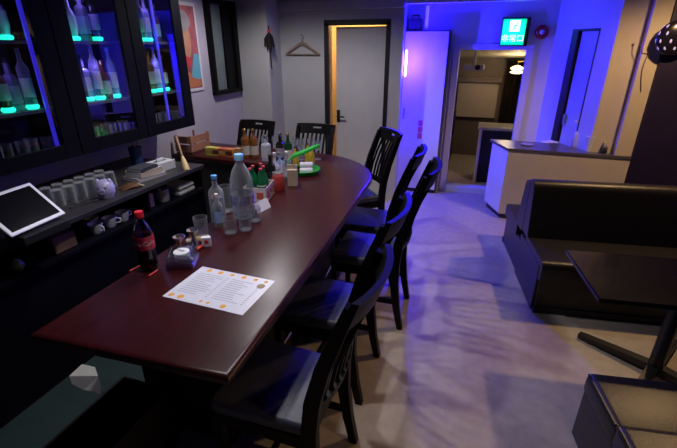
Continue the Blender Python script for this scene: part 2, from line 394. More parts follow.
wpart('bar_base', prism(B(), ins, 0.0, ZB-0.045), BARBASE, bar)
wpart('foot_rail', tube(B(), [(-0.878, 1.14, 0.18), (-0.915, 2.15, 0.18), (-0.948, 2.55, 0.18)], 0.012), CHROME, bar, 40)
wpart('apron', bx((-0.895, 1.12, ZB-0.12), (-0.75, 1.15, ZB-0.045)), BARBASE, bar)

# dark teal mat on the bartender's side
tag(obj('floor_mat', bx((-2.0, -0.2, 0), (-1.30, 2.9, 0.012), 0.004), mat('teal_mat', (0.003, 0.020, 0.020), 0.7, var=0.2, bump=0.4, bscale=120)), 'dark teal rubber mat on the floor behind the bar', 'mat')
# white folded cloth at the end of the bar
t = thing('storage_bin', 'dark brown open bin standing on the teal mat under the bar end', 'bin', (-1.28, 0.86, 0.012))
DB = plain('dark_brown_panel', (0.030, 0.015, 0.012), 0.5)
for lo, hi in (((-0.13, -0.20, 0), (-0.118, 0.20, 0.30)), ((0.118, -0.20, 0), (0.13, 0.20, 0.30)), ((-0.118, -0.20, 0), (0.118, -0.188, 0.30)), ((-0.118, 0.188, 0), (0.118, 0.20, 0.30))): obj('side', bx(lo, hi, 0.003), DB, t)
obj('bottom', bx((-0.118, -0.188, 0), (0.118, 0.188, 0.01)), DB, t)
def cloth_fold():
    bm = B(); z_ = 0.325; P = [px(69, 376, z=z_), px(82, 364, z=z_+0.02), px(95, 367, z=z_+0.02), px(98, 376, z=z_+0.01), px(104, 394, z=z_-0.008), px(84, 390, z=z_-0.05), px(72, 384, z=z_-0.03)]
    a = [bm.verts.new(p) for p in P]
    for q in ((0, 1, 2, 3), (0, 3, 6), (6, 3, 5), (5, 3, 4)): bm.faces.new([a[i] for i in q])
    bmesh.ops.solidify(bm, geom=bm.faces[:], thickness=0.012); return bm
tag(obj('folded_cloth', cloth_fold(), plain('white_cloth', (0.85, 0.85, 0.80), 0.9), None), 'white folded cloth draped over the rim of the dark bin', 'cloth')

# ================================================================== BACK COUNTER AND WALL CABINET
ZK = 0.87
bc = thing('back_counter', 'black back bar counter with an open shelf along the left wall', 'counter', (-2.33, 1.6, 0))
KY0, KY1 = 0.2, 2.56
wpart('worktop', bx((XL+0.01, KY0, ZK-0.03), (-1.97, KY1, ZK), 0.004), mat('counter_black', (0.03, 0.028, 0.03), 0.35, var=0.2), bc)
wpart('shelf', bx((XL+0.02, KY0+0.02, 0.67), (-1.98, KY1-0.02, 0.69)), CABM, bc)
for y in (KY0, 1.98, KY1-0.02): wpart('divider', bx((XL+0.02, y, 0.0), (-2.0, y+0.02, ZK-0.03)), CABM, bc)
wpart('back_panel', bx((XL+0.01, KY0, 0), (XL+0.02, KY1, ZK-0.03)), CABM, bc)
wpart('kick_panel', bx((-2.03, KY0+0.02, 0), (-2.01, KY1-0.02, 0.66)), CABM, bc)

XC = -2.30; CZ0, CZ1 = 1.08, 2.30; CY0, CY1 = 1.20, 2.95
BAYS = [(1.40, 1.745, 'left'), (1.965, 2.320, 'middle'), (2.51, 2.85, 'right')]
cab = thing('wall_cabinet', 'black wall cabinet of lit bottle bays with glass doors on the left wall', 'cabinet', (-2.5, 2.1, CZ0))
bm = B()
box(bm, (XL, CY0, CZ0), (XL+0.02, CY1, CZ1)); box(bm, (XL+0.02, CY0, CZ0), (XC-0.02, CY1, CZ0+0.035)); box(bm, (XL+0.02, CY0, CZ1-0.03), (XC-0.02, CY1, CZ1))
for y0, y1 in ((CY0, CY0+0.02), (1.835, 1.86), (2.395, 2.42), (CY1-0.02, CY1)): box(bm, (XL+0.02, y0, CZ0+0.035), (XC-0.02, y1, CZ1-0.03))
wpart('carcass', bm, CABM, cab)
SHELVES = (1.37, 1.725)
edges = (CY0, 1.848, 2.408, CY1)
for i, (y0, y1, nm) in enumerate(BAYS):
    e0, e1 = edges[i]+(0.02 if i == 0 else 0.015), edges[i+1]-(0.02 if i == 2 else 0.015)
    wpart('back_lining', bx((XL+0.02, e0, CZ0+0.035), (XL+0.026, e1, CZ1-0.03)), CABIN, cab)
    for z in SHELVES: wpart('shelf', bx((XL+0.026, e0, z-0.018), (XC-0.05, e1, z)), CABIN, cab)
    dr = wpart('door', bx((XC-0.018, edges[i]+0.003, CZ0+0.002), (XC, y0, CZ1-0.002), 0.003), CABM, cab)   # hinge stile
    def sub(name, bm, m):
        return obj(name, bm, m, dr)
    sub('stile', bx((XC-0.018, y1, CZ0+0.002), (XC, edges[i+1]-0.003, CZ1-0.002), 0.003), CABM)
    sub('bottom_rail', bx((XC-0.018, y0, CZ0+0.002), (XC, y1, CZ0+0.085), 0.003), CABM)
    sub('top_rail', bx((XC-0.018, y0, CZ1-0.09), (XC, y1, CZ1-0.002), 0.003), CABM)
    sub('pane', bx((XC-0.012, y0, CZ0+0.085), (XC-0.008, y1, CZ1-0.09)), PANE)
    # blue led strip standing at the back of the bay and its light
    ly = y1-0.014 if i != 2 else 2.69
    if i != 1: wpart('led_strip', bx((XC-0.046, ly-0.010, CZ0+0.05), (XC-0.036, ly+0.010, CZ1-0.05)), mat('blue_led', (0.1, 0.1, 0.6), emit=(0.05, 0.03, 1.0), es=0.45), cab)
    for z in (1.26, 1.58, 1.95):
        light('cabinet_blue_light', 'POINT', (XC-0.08, (y0+y1)/2, z), (0.24, 0.55, 0.30)[i] if z > 1.3 else 0.06, (0.24, 0.16, 1.0), 0.03)

# bottle kit ---------------------------------------------------------------
def bottle_prof(r, h, kind):
    if kind == 'tall': return [(0, 0), (r, 0), (r, h*0.62), (r*0.85, h*0.69), (r*0.36, h*0.78), (r*0.33, h*0.93)], h*0.93
    if kind == 'round': return [(0, 0), (r*0.8, 0), (r*1.05, h*0.12), (r*1.08, h*0.38), (r*0.8, h*0.55), (r*0.34, h*0.66), (r*0.30, h*0.90)], h*0.90
    if kind == 'square': return [(0, 0), (r, 0), (r*1.02, h*0.60), (r*0.9, h*0.66), (r*0.38, h*0.71), (r*0.38, h*0.90)], h*0.90
    return [(0, 0), (r, 0), (r, h*0.5), (r*0.7, h*0.7), (r*0.32, h*0.82), (r*0.30, h*0.94)], h*0.94
def make_bottle(name, label, cat, loc, r, h, kind, gm, capm, labm=None, group=None, n=16, liquid=None, lab=(0.14, 0.48), rz=0):
    t = thing(name, label, cat, loc, rz, group)
    prof, top = bottle_prof(r, h, kind)
    nn_ = 4 if kind == 'square' else n
    M = Matrix.Rotation(R(45), 4, 'Z') if kind == 'square' else None
    k = 1.25 if kind == 'square' else 1.0
    obj('body', lathe(B(), [(a*k, z) for a, z in prof]+[(0, top)], nn_, M=M), gm, t, 40)
    cr = prof[-1][0]*1.25
    obj('cap', lathe(B(), [(0, top), (cr, top), (cr, h*0.995), (cr*0.9, h), (0, h)], 12), capm, t, 40)
    if labm:
        rr = max(a for a, z in prof if z <= h*lab[1])*k+0.0012
        obj('paper_label', lathe(B(), [(rr, h*lab[0]), (rr, h*lab[1])], nn_, M=M), labm, t, 40)
    if liquid:
        obj('liquid', lathe(B(), [(0, 0.004), (r*0.93, 0.004), (r*0.93, h*liquid[1]), (0, h*liquid[1])], n), liquid[0], t, 40)
    return t
GM = {
 'amber': mat('amber_glass', (0.20, 0.07, 0.015), 0.12, var=0.1),
 'clear': PET, 'smoky grey': mat('smoky_glass', (0.16, 0.16, 0.20), 0.12, var=0.1),
 'dark green': mat('green_glass', (0.01, 0.06, 0.02), 0.12, var=0.1),
 'black': mat('black_glass', (0.012, 0.012, 0.014), 0.1, var=0.1),
 'pale blue': mat('blue_glass', (0.25, 0.33, 0.50), 0.12, var=0.1),
 'brown': mat('brown_glass', (0.08, 0.035, 0.012), 0.12, var=0.1),
 'frosted white': mat('frosted_glass', (0.55, 0.55, 0.62), 0.4, var=0.05)}
LABM = [plain('label_cream', (0.62, 0.58, 0.50), 0.7), plain('label_white', (0.7, 0.7, 0.72), 0.7), plain('label_mauve', (0.42, 0.34, 0.42), 0.7), plain('label_black', (0.02, 0.02, 0.02), 0.6), plain('label_red', (0.45, 0.03, 0.03), 0.6)]
LABN = ['cream', 'white', 'mauve', 'black', 'red']
CAPM = {'gold': mat('gold_cap', (0.7, 0.45, 0.15), 0.3, 1.0, var=0.05), 'silver': CHROME, 'red': RED, 'black': BLACKPL, 'white': WHITE, 'blue': plain('blue_cap', (0.10, 0.35, 0.75), 0.4)}
TEAL = mat('teal_led', (0.1, 0.8, 0.7), emit=(0.02, 1.0, 0.68), es=1.2)
puck_bm = lathe(B(), [(0, 0), (0.026, 0), (0.033, 0.008), (0.034, 0.016), (0.028, 0.025), (0, 0.026)], 18)
puck0 = obj('led_coaster', puck_bm, TEAL, None, 40); tag(puck0, 'x', 'light'); first_puck = True
combos = [('clear', 'tall', 0, 'silver'), ('smoky grey', 'square', 2, 'black'), ('amber', 'square', 0, 'gold'), ('frosted white', 'round', 1, 'silver'), ('pale blue', 'tall', 1, 'blue'), ('black', 'tall', 2, 'gold'), ('brown', 'round', 0, 'red'), ('dark green', 'tall', 3, 'white')]
plan = {  # bay, shelf -> list of (combo index, y fraction, height)
 (0, 0): [(5, .25, .28), (6, .48, .25), (1, .70, .27), (0, .92, .29)], (0, 1): [(2, .35, .24), (7, .6, .28), (3, .85, .24)],
 (1, 0): [(3, .12, .30), (1, .34, .25), (0, .56, .31), (2, .75, .24), (4, .97, .29)], (1, 1): [(0, .1, .27), (3, .33, .24), (1, .60, .29), (5, .86, .27)],
 (2, 0): [(1, .14, .31), (2, .38, .26), (4, .60, .29), (6, .85, .23)], (2, 1): [(7, .12, .27), (0, .36, .26), (1, .60, .28), (2, .86, .25)]}
pucks = {(0, 0): (.0, .48, .92), (0, 1): (.35, .85), (1, 0): (.34, .56, .97), (1, 1): (.10, .33, .86), (2, 0): (.14, .38, .60, .85), (2, 1): (.12, .36, .6)}
for (b, s), L in plan.items():
    y0, y1, nm = BAYS[b]; sh = ('lower', 'upper')[s]
    for ci, fr, hgt in L:
        g, kd, li, cp = combos[ci]
        lit = any(abs(fr-p) < 0.02 for p in pucks[(b, s)])
        z = SHELVES[s]+(0.026 if lit else 0.0)
        yy = y0+0.02+fr*(y1-y0-0.04)
        make_bottle('liquor_bottle', f'{g} {kd if kd!="tall" else "slim"} bottle with {cp} cap, {sh} shelf of {nm} cabinet bay', 'bottle', (XC-0.11-0.02*(ci % 2), yy, z), 0.030 if kd == 'tall' else 0.027, hgt, kd, GM[g], CAPM[cp], LABM[li], None, 14, rz=random.random()*3)
for (b, s), L in pucks.items():
    y0, y1, nm = BAYS[b]; sh = ('lower', 'upper')[s]
    for fr in L:
        yy = y0+0.02+fr*(y1-y0-0.04); ci = [c for c, f_, h_ in plan[(b, s)] if abs(f_-fr) < 0.02]
        xx = XC-0.11-0.02*((ci[0] if ci else 0) % 2)
        lb = f'round teal glowing coaster on the {sh} shelf of the {nm} cabinet bay'; gp = f'glowing coasters on the {sh} shelf of the {nm} bay'
        if first_puck: puck0.location = (xx, yy, SHELVES[s]); tag(puck0, lb, 'light', gp); first_puck = False
        else: dup(puck0, (xx, yy, SHELVES[s]), 0, lb, gp)
        light('coaster_light', 'POINT', (xx+0.06, yy, SHELVES[s]+0.035), 0.035, (0.05, 1.0, 0.7), 0.02)
def tumbler_bm(r, h, n=16, rim=0.9):
    return lathe(B(), [(0, 0), (r*rim, 0), (r, h), (r-0.002, h), (r*rim-0.003, 0.006), (0, 0.006)], n)
tum0 = tag(obj('tumbler', tumbler_bm(0.033, 0.10), GLASS, None, 40), 'x', 'glass')
ft = True
def put_tumbler(loc, label, group, sc=None, flip=False):
    global ft
    if ft: o = tum0; o.location = loc; tag(o, label, 'glass', group); ft = False
    else: o = dup(tum0, loc, 0, label, group)
    if flip: o.rotation_euler = (math.pi, 0, 0); o.location = (loc[0], loc[1], loc[2]+0.10*(sc[2] if sc else 1))
    if sc: o.scale = sc
    return o
for b, (y0, y1, nm) in enumerate(BAYS):
    for k in range(5):
        put_tumbler((XC-0.09-0.03*(k % 2), y0+0.025+k*0.072, CZ0+0.035), f'clear tumbler on the floor of the {nm} cabinet bay', f'tumblers on the floor of the {nm} bay')

# poster and small picture on the left wall
pz0, pz1, py0, py1 = 1.29, 2.06, 3.10, 3.66
t = thing('wall_poster', 'framed poster with warm painted face and teal patch beside the window', 'poster', (XL+0.001, (py0+py1)/2, pz0))
wp = (py1-py0)/2; hp = pz1-pz0
obj('frame', bx((0, -wp, 0), (0.012, wp, hp), 0.003), plain('poster_white', (0.75, 0.72, 0.74), 0.6), t)
obj('print', bx((0.012, -wp+0.03, 0.03), (0.014, wp-0.03, hp-0.03)), plain('poster_maroon', (0.38, 0.10, 0.12), 0.7, var=0.3), t)
def blob(pts, x, m, name):
    bm = prism(B(), pts, 0, 0.0015)
    for v_ in bm.verts: v_.co = Vector((x-0.0024+v_.co.z, v_.co.x, v_.co.y))
    obj(name, bm, m, t)
blob(rounded([(-.20, .30), (.13, .28), (.17, .52), (.05, .64), (-.2, .62)], .08), 0.0165, plain('poster_skin', (0.52, 0.24, 0.15), 0.7, var=0.2), 'print_shape')
blob(rounded([(-.2, .56), (.10, .52), (.19, .60), (.12, .70), (-.2, .72)], .05), 0.0185, plain('poster_grey', (0.30, 0.27, 0.28), 0.7, var=0.2), 'print_shape')
blob(rounded([(-.05, .20), (.10, .22), (.13, .30), (.02, .33)], .04), 0.0185, plain('poster_red', (0.60, 0.04, 0.05), 0.7), 'print_shape')
blob(rounded([(.10, .13), (.245, .10), (.245, .33), (.17, .34)], .03), 0.0185, plain('poster_teal', (0.13, 0.42, 0.55), 0.7), 'print_shape')
blob(rounded([(-.2, .04), (.245, .04), (.22, .10), (.05, .19), (-.2, .2)], .03), 0.0165, plain('poster_orange', (0.55, 0.18, 0.08), 0.7), 'print_shape')
t = thing('wall_notice', 'small brown and white notice pinned below the poster', 'notice', (XL+0.001, 3.30, 1.10))
obj('sheet', bx((0, -0.05, 0), (0.004, 0.09, 0.16)), plain('notice_white', (0.62, 0.56, 0.52)), t); obj('photo', bx((0.004, -0.03, 0.07), (0.006, 0.05, 0.13)), plain('notice_dark', (0.08, 0.05, 0.04)), t)

# ---- things on the back counter
# tablet on a stand
a, b_, c_ = px(12, 237, z=0.93), px(66, 213, z=0.93), None
ex = (b_-a).normalized(); L = (b_-a).length
tl = px(33, 181, X=b_.x-0.17)
ey = (tl-b_); ey -= ex*ey.dot(ex); H = ey.length; ey.normalize(); ez = ex.cross(ey)
Mt = Matrix(((ex.x, ey.x, ez.x, a.x), (ex.y, ey.y, ez.y, a.y), (ex.z, ey.z, ez.z, a.z), (0, 0, 0, 1)))
x0 = -0.0
t = thing('tablet', 'white framed tablet with a black screen leaning on the back counter', 'tablet', (a.x, a.y, ZK))
Lt = L; 
def tp(name, bm, m):
    bmesh.ops.transform(bm, matrix=Matrix.Translation(-Vector((a.x, a.y, ZK))) @ Mt, verts=bm.verts); return obj(name, bm, m, t)
tp('bezel', bx((0, 0, -0.009), (Lt, H, 0), 0.004), plain('tablet_white', (0.75, 0.76, 0.80), 0.3))
tp('screen', bx((0.018, 0.018, 0.0), (Lt-0.018, H-0.018, 0.0015)), mat('tablet_screen', (0.004, 0.004, 0.005), 0.12, var=0.05))
obj('stand', bx((-0.10, 0.03, 0), (0.02, L*0.9, 0.045), 0.006), BLACKPL, t)
obj('stand_back', bx((-0.14, L*0.45, 0.0), (-0.10, L*0.55, 0.12), 0.004), BLACKPL, t)
# row of upside-down glasses
for k in range(6):
    for j in range(2):
        put_tumbler((-2.20-0.085*j, 1.55+k*0.073, ZK), 'clear tumbler turned upside down in the rows behind the tablet', 'upturned tumblers on the back counter', (0.95, 0.95, 0.95), True)
# purple animal mug
pg = px(107, 197, z=ZK)
t = thing('animal_mug', 'lavender ceramic pig shaped pot beside the upturned glasses', 'pot', (pg.x, pg.y, ZK), R(-60))
LAV = plain('lavender_ceramic', (0.42, 0.38, 0.62), 0.3)
obj('body', lathe(B(), [(0, 0), (0.038, 0), (0.052, 0.03), (0.055, 0.06), (0.045, 0.09), (0.02, 0.106), (0, 0.108)], 20), LAV, t, 60)
for s in (-1, 1):
    obj('ear', lathe(B(), [(0.016, 0), (0.010, 0.018), (0, 0.026)], 10, M=Matrix.Translation((0, s*0.032, 0.09))), LAV, t, 60)
    obj('eye', lathe(B(), [(0, -0.004), (0.006, 0), (0, 0.004)], 8, M=Matrix.Translation((0.048, s*0.02, 0.072))), BLACKPL, t, 60)
sn = obj('snout', lathe(B(), [(0, 0), (0.016, 0), (0.016, 0.012), (0, 0.014)], 14, M=Matrix.Translation((0.05, 0, 0.05)) @ Matrix.Rotation(R(90), 4, 'Y')), LAV, t, 60)
for s in (-1, 1): obj('nostril', lathe(B(), [(0, 0), (0.004, 0.001), (0, 0.002)], 8, M=Matrix.Translation((0.0635, s*0.007, 0.05)) @ Matrix.Rotation(R(90), 4, 'Y')), BLACKPL, sn)
# spoons
for k, (x, y) in enumerate(((74, 207), (80, 203))):
    p = px(x, y, z=ZK); t = thing('bar_spoon', 'steel bar spoon lying in front of the upturned glasses', 'spoon', (p.x, p.y, ZK+0.004), R(70+8*k), 'spoons on the back counter')
    obj('handle', sweep(B(), [(0, 0, 0.003), (0.06, 0, 0.006), (0.13, 0, 0.003)], 0.008, 0.003), CHROME, t)
    obj('bowl', lathe(B(), [(0, 0), (0.014, 0.002), (0.016, 0.006), (0.013, 0.006), (0, 0.003)], 12, M=Matrix.Translation((-0.012, 0, -0.003))), CHROME, t, 60)
# brown bottle lying, books, tray
p = px(122, 186, z=ZK)
t = thing('snack_bag', 'brown crumpled snack bag beside the lavender pot', 'bag', (-2.07, 1.93, ZK), R(75))
t.scale = (0.75, 0.9, 1)
bm = B(); rows = []
for i in range(7):
    u = i/6; hh_ = 0.035*math.sin(math.pi*u)**0.6+0.002
    rows.append([bm.verts.new(((u-0.5)*0.17, (j/5-0.5)*0.10*(1+0.1*math.sin(i*2+j)), hh_*(1-abs(j/5-0.5)*1.6)+0.004*random.random())) for j in range(6)])
for i in range(6):
    for j in range(5): bm.faces.new((rows[i][j], rows[i+1][j], rows[i+1][j+1], rows[i][j+1]))
bmesh.ops.solidify(bm, geom=bm.faces[:], thickness=0.003)
obj('pouch', bm, plain('bag_brown', (0.20, 0.09, 0.04), 0.35, var=0.3), t, 60); obj('seal_strip', bx((0.085, -0.05, 0), (0.10, 0.05, 0.004)), plain('bag_cream', (0.5, 0.42, 0.32)), t)
for k, (y, wd_, dp, ht, z, col, nm) in enumerate(((2.14, .22, .16, .025, 0, (0.45, 0.43, 0.42), 'pale grey'), (2.14, .19, .14, .035, .025, (0.50, 0.42, 0.32), 'cream'), (2.13, .16, .12, .022, .06, (0.04, 0.04, 0.05), 'black'))):
    t = thing('paper_book', f'{nm} covered book in the flat pile on the back counter', 'book', (-2.14, y, ZK+z), R(80+6*k))
    obj('page_block', bx((-wd_/2+0.004, -dp/2+0.004, 0.002), (wd_/2-0.004, dp/2-0.002, ht-0.002)), PAPER, t)
    cm = plain('cover_'+nm, col, 0.6); obj('cover', bx((-wd_/2, -dp/2, ht-0.003), (wd_/2, dp/2, ht)), cm, t); obj('cover', bx((-wd_/2, -dp/2, 0), (wd_/2, dp/2, 0.003)), cm, t); obj('spine', bx((-wd_/2, -dp/2, 0), (wd_/2, -dp/2+0.003, ht)), cm, t)
t = thing('tissue_box', 'white cardboard tissue box at the far end of the back counter', 'box', (-2.17, 2.33, ZK), R(84))
obj('carton', bx((-0.085, -0.06, 0), (0.085, 0.06, 0.065), 0.004), plain('tissue_white', (0.6, 0.6, 0.62), 0.7), t); obj('opening', bx((-0.05, -0.015, 0.065), (0.05, 0.015, 0.067)), plain('slot_dark', (0.1, 0.1, 0.1)), t)
obj('tissue', bx((-0.03, -0.004, 0.066), (0.03, 0.004, 0.085)), PAPER, t)
# gold hand brush hanging tilted at the counter end
g0, g1 = px(176, 137, X=-2.15), px(187, 171, X=-1.99)
t = thing('gold_brush', 'slim wooden brush with golden bristles leaning at the counter end', 'brush', tuple(g1))
v = g0-g1
obj('handle', tube(B(), [v*0.40, v*0.7, v], [0.008, 0.010, 0.012], 10), plain('handle_brown', (0.30, 0.16, 0.09), 0.4), t, 50)
obj('bristles', tube(B(), [v*0.0, v*0.1, v*0.30, v*0.42], [0.022, 0.024, 0.018, 0.010], 12), mat('gold_bristle', (0.75, 0.52, 0.22), 0.5, var=0.2), t, 50)
# things on the lower shelf
ZS = 0.69
for nm, y, sz, col in (('brown', 1.40, (.10, .13, .085), (0.16, 0.09, 0.04)), ('cream', 2.07, (.05, .045, .09), (0.42, 0.38, 0.32))):
    t = thing('shelf_box', f'small {nm} cardboard box on the shelf below the back counter', 'box', (-2.08, y, ZS))
    cm = plain('carton_'+nm, col, 0.8, var=0.15); obj('carton', bx((-sz[0]/2, -sz[1]/2, 0), (sz[0]/2, sz[1]/2, sz[2]), 0.003), cm, t); obj('flap', bx((-sz[0]/2, -sz[1]/2, sz[2]), (sz[0]/2, 0, sz[2]+0.004)), cm, t)
CER = plain('cup_ceramic', (0.62, 0.64, 0.68), 0.3)
for k, (dx, dy) in enumerate(((0, 0), (0.0, 0.10), (0.0, 0.20), (-0.1, 0.06))):
    t = thing('ceramic_cup', 'small white ceramic cup in the cluster on the lower shelf', 'cup', (-2.06+dx, 1.62+dy, ZS), R(40*k), 'white cups on the lower shelf')
    obj('bowl', lathe(B(), [(0, 0), (0.026, 0), (0.030, 0.008), (0.042, 0.06), (0.039, 0.06), (0.026, 0.010), (0, 0.008)], 18), CER, t, 40)
    obj('handle', tube(B(), [(0.038, 0, 0.05), (0.060, 0, 0.045), (0.058, 0, 0.022), (0.034, 0, 0.018)], 0.005), CER, t, 60)
t = thing('glass_jar', 'squat glass storage jar lying among boxes on the lower shelf', 'jar', (-2.08, 2.20, ZS))
obj('body', lathe(B(), [(0, 0), (0.045, 0), (0.05, 0.02), (0.05, 0.07), (0.04, 0.085), (0, 0.085)], 18), mat('jar_grey', (0.30, 0.32, 0.30), 0.2, var=0.2), t, 40); obj('lid', lathe(B(), [(0, 0.085), (0.043, 0.085), (0.043, 0.105), (0, 0.105)], 18), CHROME, t, 40)
t = thing('folded_towel', 'folded pale towel on the lower shelf beside the glass jar', 'towel', (-2.08, 2.38, ZS))
obj('layer', bx((-0.08, -0.09, 0), (0.08, 0.09, 0.04), 0.018), plain('towel_grey', (0.35, 0.36, 0.35), 0.9, bump=0.5), t); obj('layer', bx((-0.075, -0.085, 0.04), (0.078, 0.085, 0.075), 0.016), MATS['towel_grey'], t)
t = thing('green_lime', 'green lime on the lower shelf under the tablet', 'fruit', (-2.05, 1.15, ZS))
obj('flesh', lathe(B(), [(0, 0), (0.02, 0.004), (0.033, 0.022), (0.034, 0.034), (0.022, 0.056), (0.008, 0.064), (0, 0.066)], 18), plain('lime_green', (0.16, 0.26, 0.06), 0.45, var=0.2, bump=0.4), t, 60); obj('stalk', lathe(B(), [(0, 0.064), (0.004, 0.064), (0.003, 0.07), (0, 0.07)], 8), plain('stalk', (0.2, 0.15, 0.05)), t)
t = thing('red_carton', 'dull red drink carton standing on the lower shelf beside the lime', 'carton', (-2.12, 1.05, ZS))
obj('carton', bx((-0.035, -0.035, 0), (0.035, 0.035, 0.10), 0.003), plain('carton_red', (0.22, 0.04, 0.04), 0.6), t); obj('gable', bx((-0.035, -0.006, 0.10), (0.035, 0.006, 0.125)), MATS['carton_red'], t)

# wooden rack, blue cup, yellow boxes at the far return of the bar
ZR = ZB
t = thing('wooden_block', 'reddish wooden crate against the left wall at the end of the bar', 'crate', (-2.57, 3.24, ZR))
WB = mat('crate_wood', (0.34, 0.15, 0.09), 0.6, var=0.2, stretch=(1, 6, 1))
for k in range(2): obj('slat', bx((-0.09, -0.16, 0.02+0.075*k), (-0.08+0.17, -0.148, 0.085+0.075*k)), WB, t); obj('slat', bx((0.08, -0.148, 0.02+0.075*k), (0.09, 0.12, 0.085+0.075*k)), WB, t)
obj('bottom', bx((-0.09, -0.148, 0), (0.08, 0.12, 0.015)), WB, t)
for x, y in ((-0.09, -0.148), (0.065, -0.148), (-0.09, 0.105), (0.065, 0.105)): obj('post', bx((x, y, 0.015), (x+0.015, y+0.015, 0.165)), WB, t)
t = thing('blue_cup', 'dark blue cup holding stirrers beside the wooden crate', 'cup', (-2.46, 2.50-0.09, ZK))
obj('body', lathe(B(), [(0, 0), (0.04, 0), (0.048, 0.13), (0.044, 0.13), (0.037, 0.006), (0, 0.006)], 18), plain('cup_blue', (0.02, 0.06, 0.18), 0.4), t, 40)
for k in range(3): obj('stirrer', tube(B(), [(0.01*k-0.01, 0, 0.01), (0.02*k-0.02, 0.01*k, 0.19)], 0.0035, 6), (RED, WHITE, plain('pink', (0.7, 0.3, 0.3)))[k], t)
bcols = [((0.55, 0.55, 0.10), 'lime yellow'), ((0.60, 0.42, 0.08), 'mustard yellow'), ((0.55, 0.10, 0.06), 'red'), ((0.60, 0.20, 0.06), 'orange red'), ((0.45, 0.25, 0.12), 'tan')]
for k, (cl, nm) in enumerate(bcols):
    p = px(202+9.4*k, 158.5-0.5*k, z=ZR)
    t = thing('snack_box', f'small {nm} snack box in the row along the far bar', 'box', (p.x, max(p.y, 3.12)+0.01, ZR), R(4))
    cm = plain('snack_'+nm.replace(' ', '_'), cl, 0.5, var=0.12); obj('carton', bx((-0.038, -0.03, 0), (0.038, 0.03, 0.075), 0.003), cm, t)
    obj('front_panel', bx((-0.03, -0.0315, 0.02), (0.03, -0.03, 0.055)), plain('snack_face_%d' % (k % 2), ((0.5, 0.35, 0.1), (0.12, 0.03, 0.02))[k % 2], 0.6), t)
for x, nm in ((246.5, 'left'), (255.0, 'right')):
    p = px(x, 157, z=ZR)
    make_bottle('whisky_bottle', 'amber whisky bottle with cream label standing on the far bar', 'bottle', (p.x, p.y, ZR), 0.036, 0.25, 'tall', GM['amber'], CAPM['gold'], LABM[0], 'pair of whisky bottles on the far bar', 18, lab=(0.1, 0.42))

# ---- things on the bar top
# menu sheet
m0, m1, m2, m3 = (px(*q, z=ZB) for q in ((162, 296), (203, 267), (275, 281), (243, 316)))
cen = (m0+m1+m2+m3)/4; ang = math.atan2((m3-m0).y+(m2-m1).y, (m3-m0).x+(m2-m1).x)
t = thing('menu_sheet', 'laminated white menu sheet with orange ornaments on the bar', 'menu', (cen.x, cen.y, ZB), ang)
mw = ((m3-m0).length+(m2-m1).length)/4; mh = ((m1-m0).length+(m2-m3).length)/4
obj('sheet', bx((-mw, -mh, 0), (mw, mh, 0.0015)), mat('menu_paper', (0.74, 0.76, 0.84), 0.35, var=0.02), t)
bm = B()
for col_ in range(2):
    for r_ in range(11):
        ln = random.uniform(0.5, 0.95)*mw*0.72; x_ = -mw*0.85+col_*mw*0.88; y_ = mh*0.58-r_*mh*0.115
        box(bm, (x_, y_, 0.0015), (x_+ln, y_+0.0035, 0.0019)); box(bm, (x_+mw*0.72, y_, 0.0015), (x_+mw*0.78, y_+0.0035, 0.0019))
obj('text_lines', bm, GREY_INK, t)
def orn(x, y, r): return obj('ornament', lathe(B(), [(0, 0.0015), (r, 0.0015), (r*0.95, 0.002), (0, 0.002)], 7, (x, y, 0)), ORANGE, t)
for k, fx in enumerate((-0.72, -0.40, -0.08, 0.24, 0.55, 0.82)): orn(mw*fx, mh*0.84, (0.013, 0.013, 0.011, 0.013, 0.011, 0.010)[k])
for fx, r_ in ((-0.86, 0.013), (-0.62, 0.015), (-0.1, 0.008), (0.08, 0.008), (0.45, 0.013)): orn(mw*fx, -mh*0.82, r_)
obj('emblem', lathe(B(), [(0, 0.0015), (0.018, 0.0015), (0.017, 0.0024), (0, 0.0024)], 12, (mw*0.80, mh*0.55, 0)), plain('emblem_brown', (0.30, 0.20, 0.08)), t)

# cola bottle
p = px(147, 272, z=ZB)
t = thing('cola_bottle', 'cola bottle with red cap and red label standing on the bar', 'bottle', (p.x-0.01, p.y+0.03, ZB))
t.scale = (1.08, 1.08, 1.17)
CO = mat('cola_dark', (0.006, 0.003, 0.003), 0.12, var=0.1)
obj('body', lathe(B(), [(0, 0), (0.030, 0), (0.037, 0.012), (0.036, 0.055), (0.033, 0.075), (0.037, 0.10), (0.037, 0.135)], 24), CO, t, 50)
obj('shoulder', lathe(B(), [(0.037, 0.135), (0.034, 0.16), (0.024, 0.185), (0.0135, 0.205), (0.0125, 0.215)], 24), clear('cola_neck', (0.55, 0.40, 0.40), 0.08, 0.18, 0.8), t, 60)
obj('cap', lathe(B(), [(0, 0.236), (0.015, 0.236), (0.0165, 0.233), (0.0165, 0.213), (0.0125, 0.211), (0, 0.211)], 20), RED, t, 40)
lb_ = obj('paper_label', lathe(B(), [(0.0378, 0.092), (0.0378, 0.145)], 24), plain('cola_red', (0.62, 0.02, 0.05), 0.4), t, 40)
try:
    bm = text_mesh('Coca-Cola', 0.026)
    for v in bm.verts:
        an = v.co.x/0.0384+R(-65); zz = v.co.y+0.118
        v.co = Vector((0.0384*math.cos(an), 0.0384*math.sin(an), zz))
    obj('lettering', bm, WHITE, lb_)
except Exception as e: print('text', e)
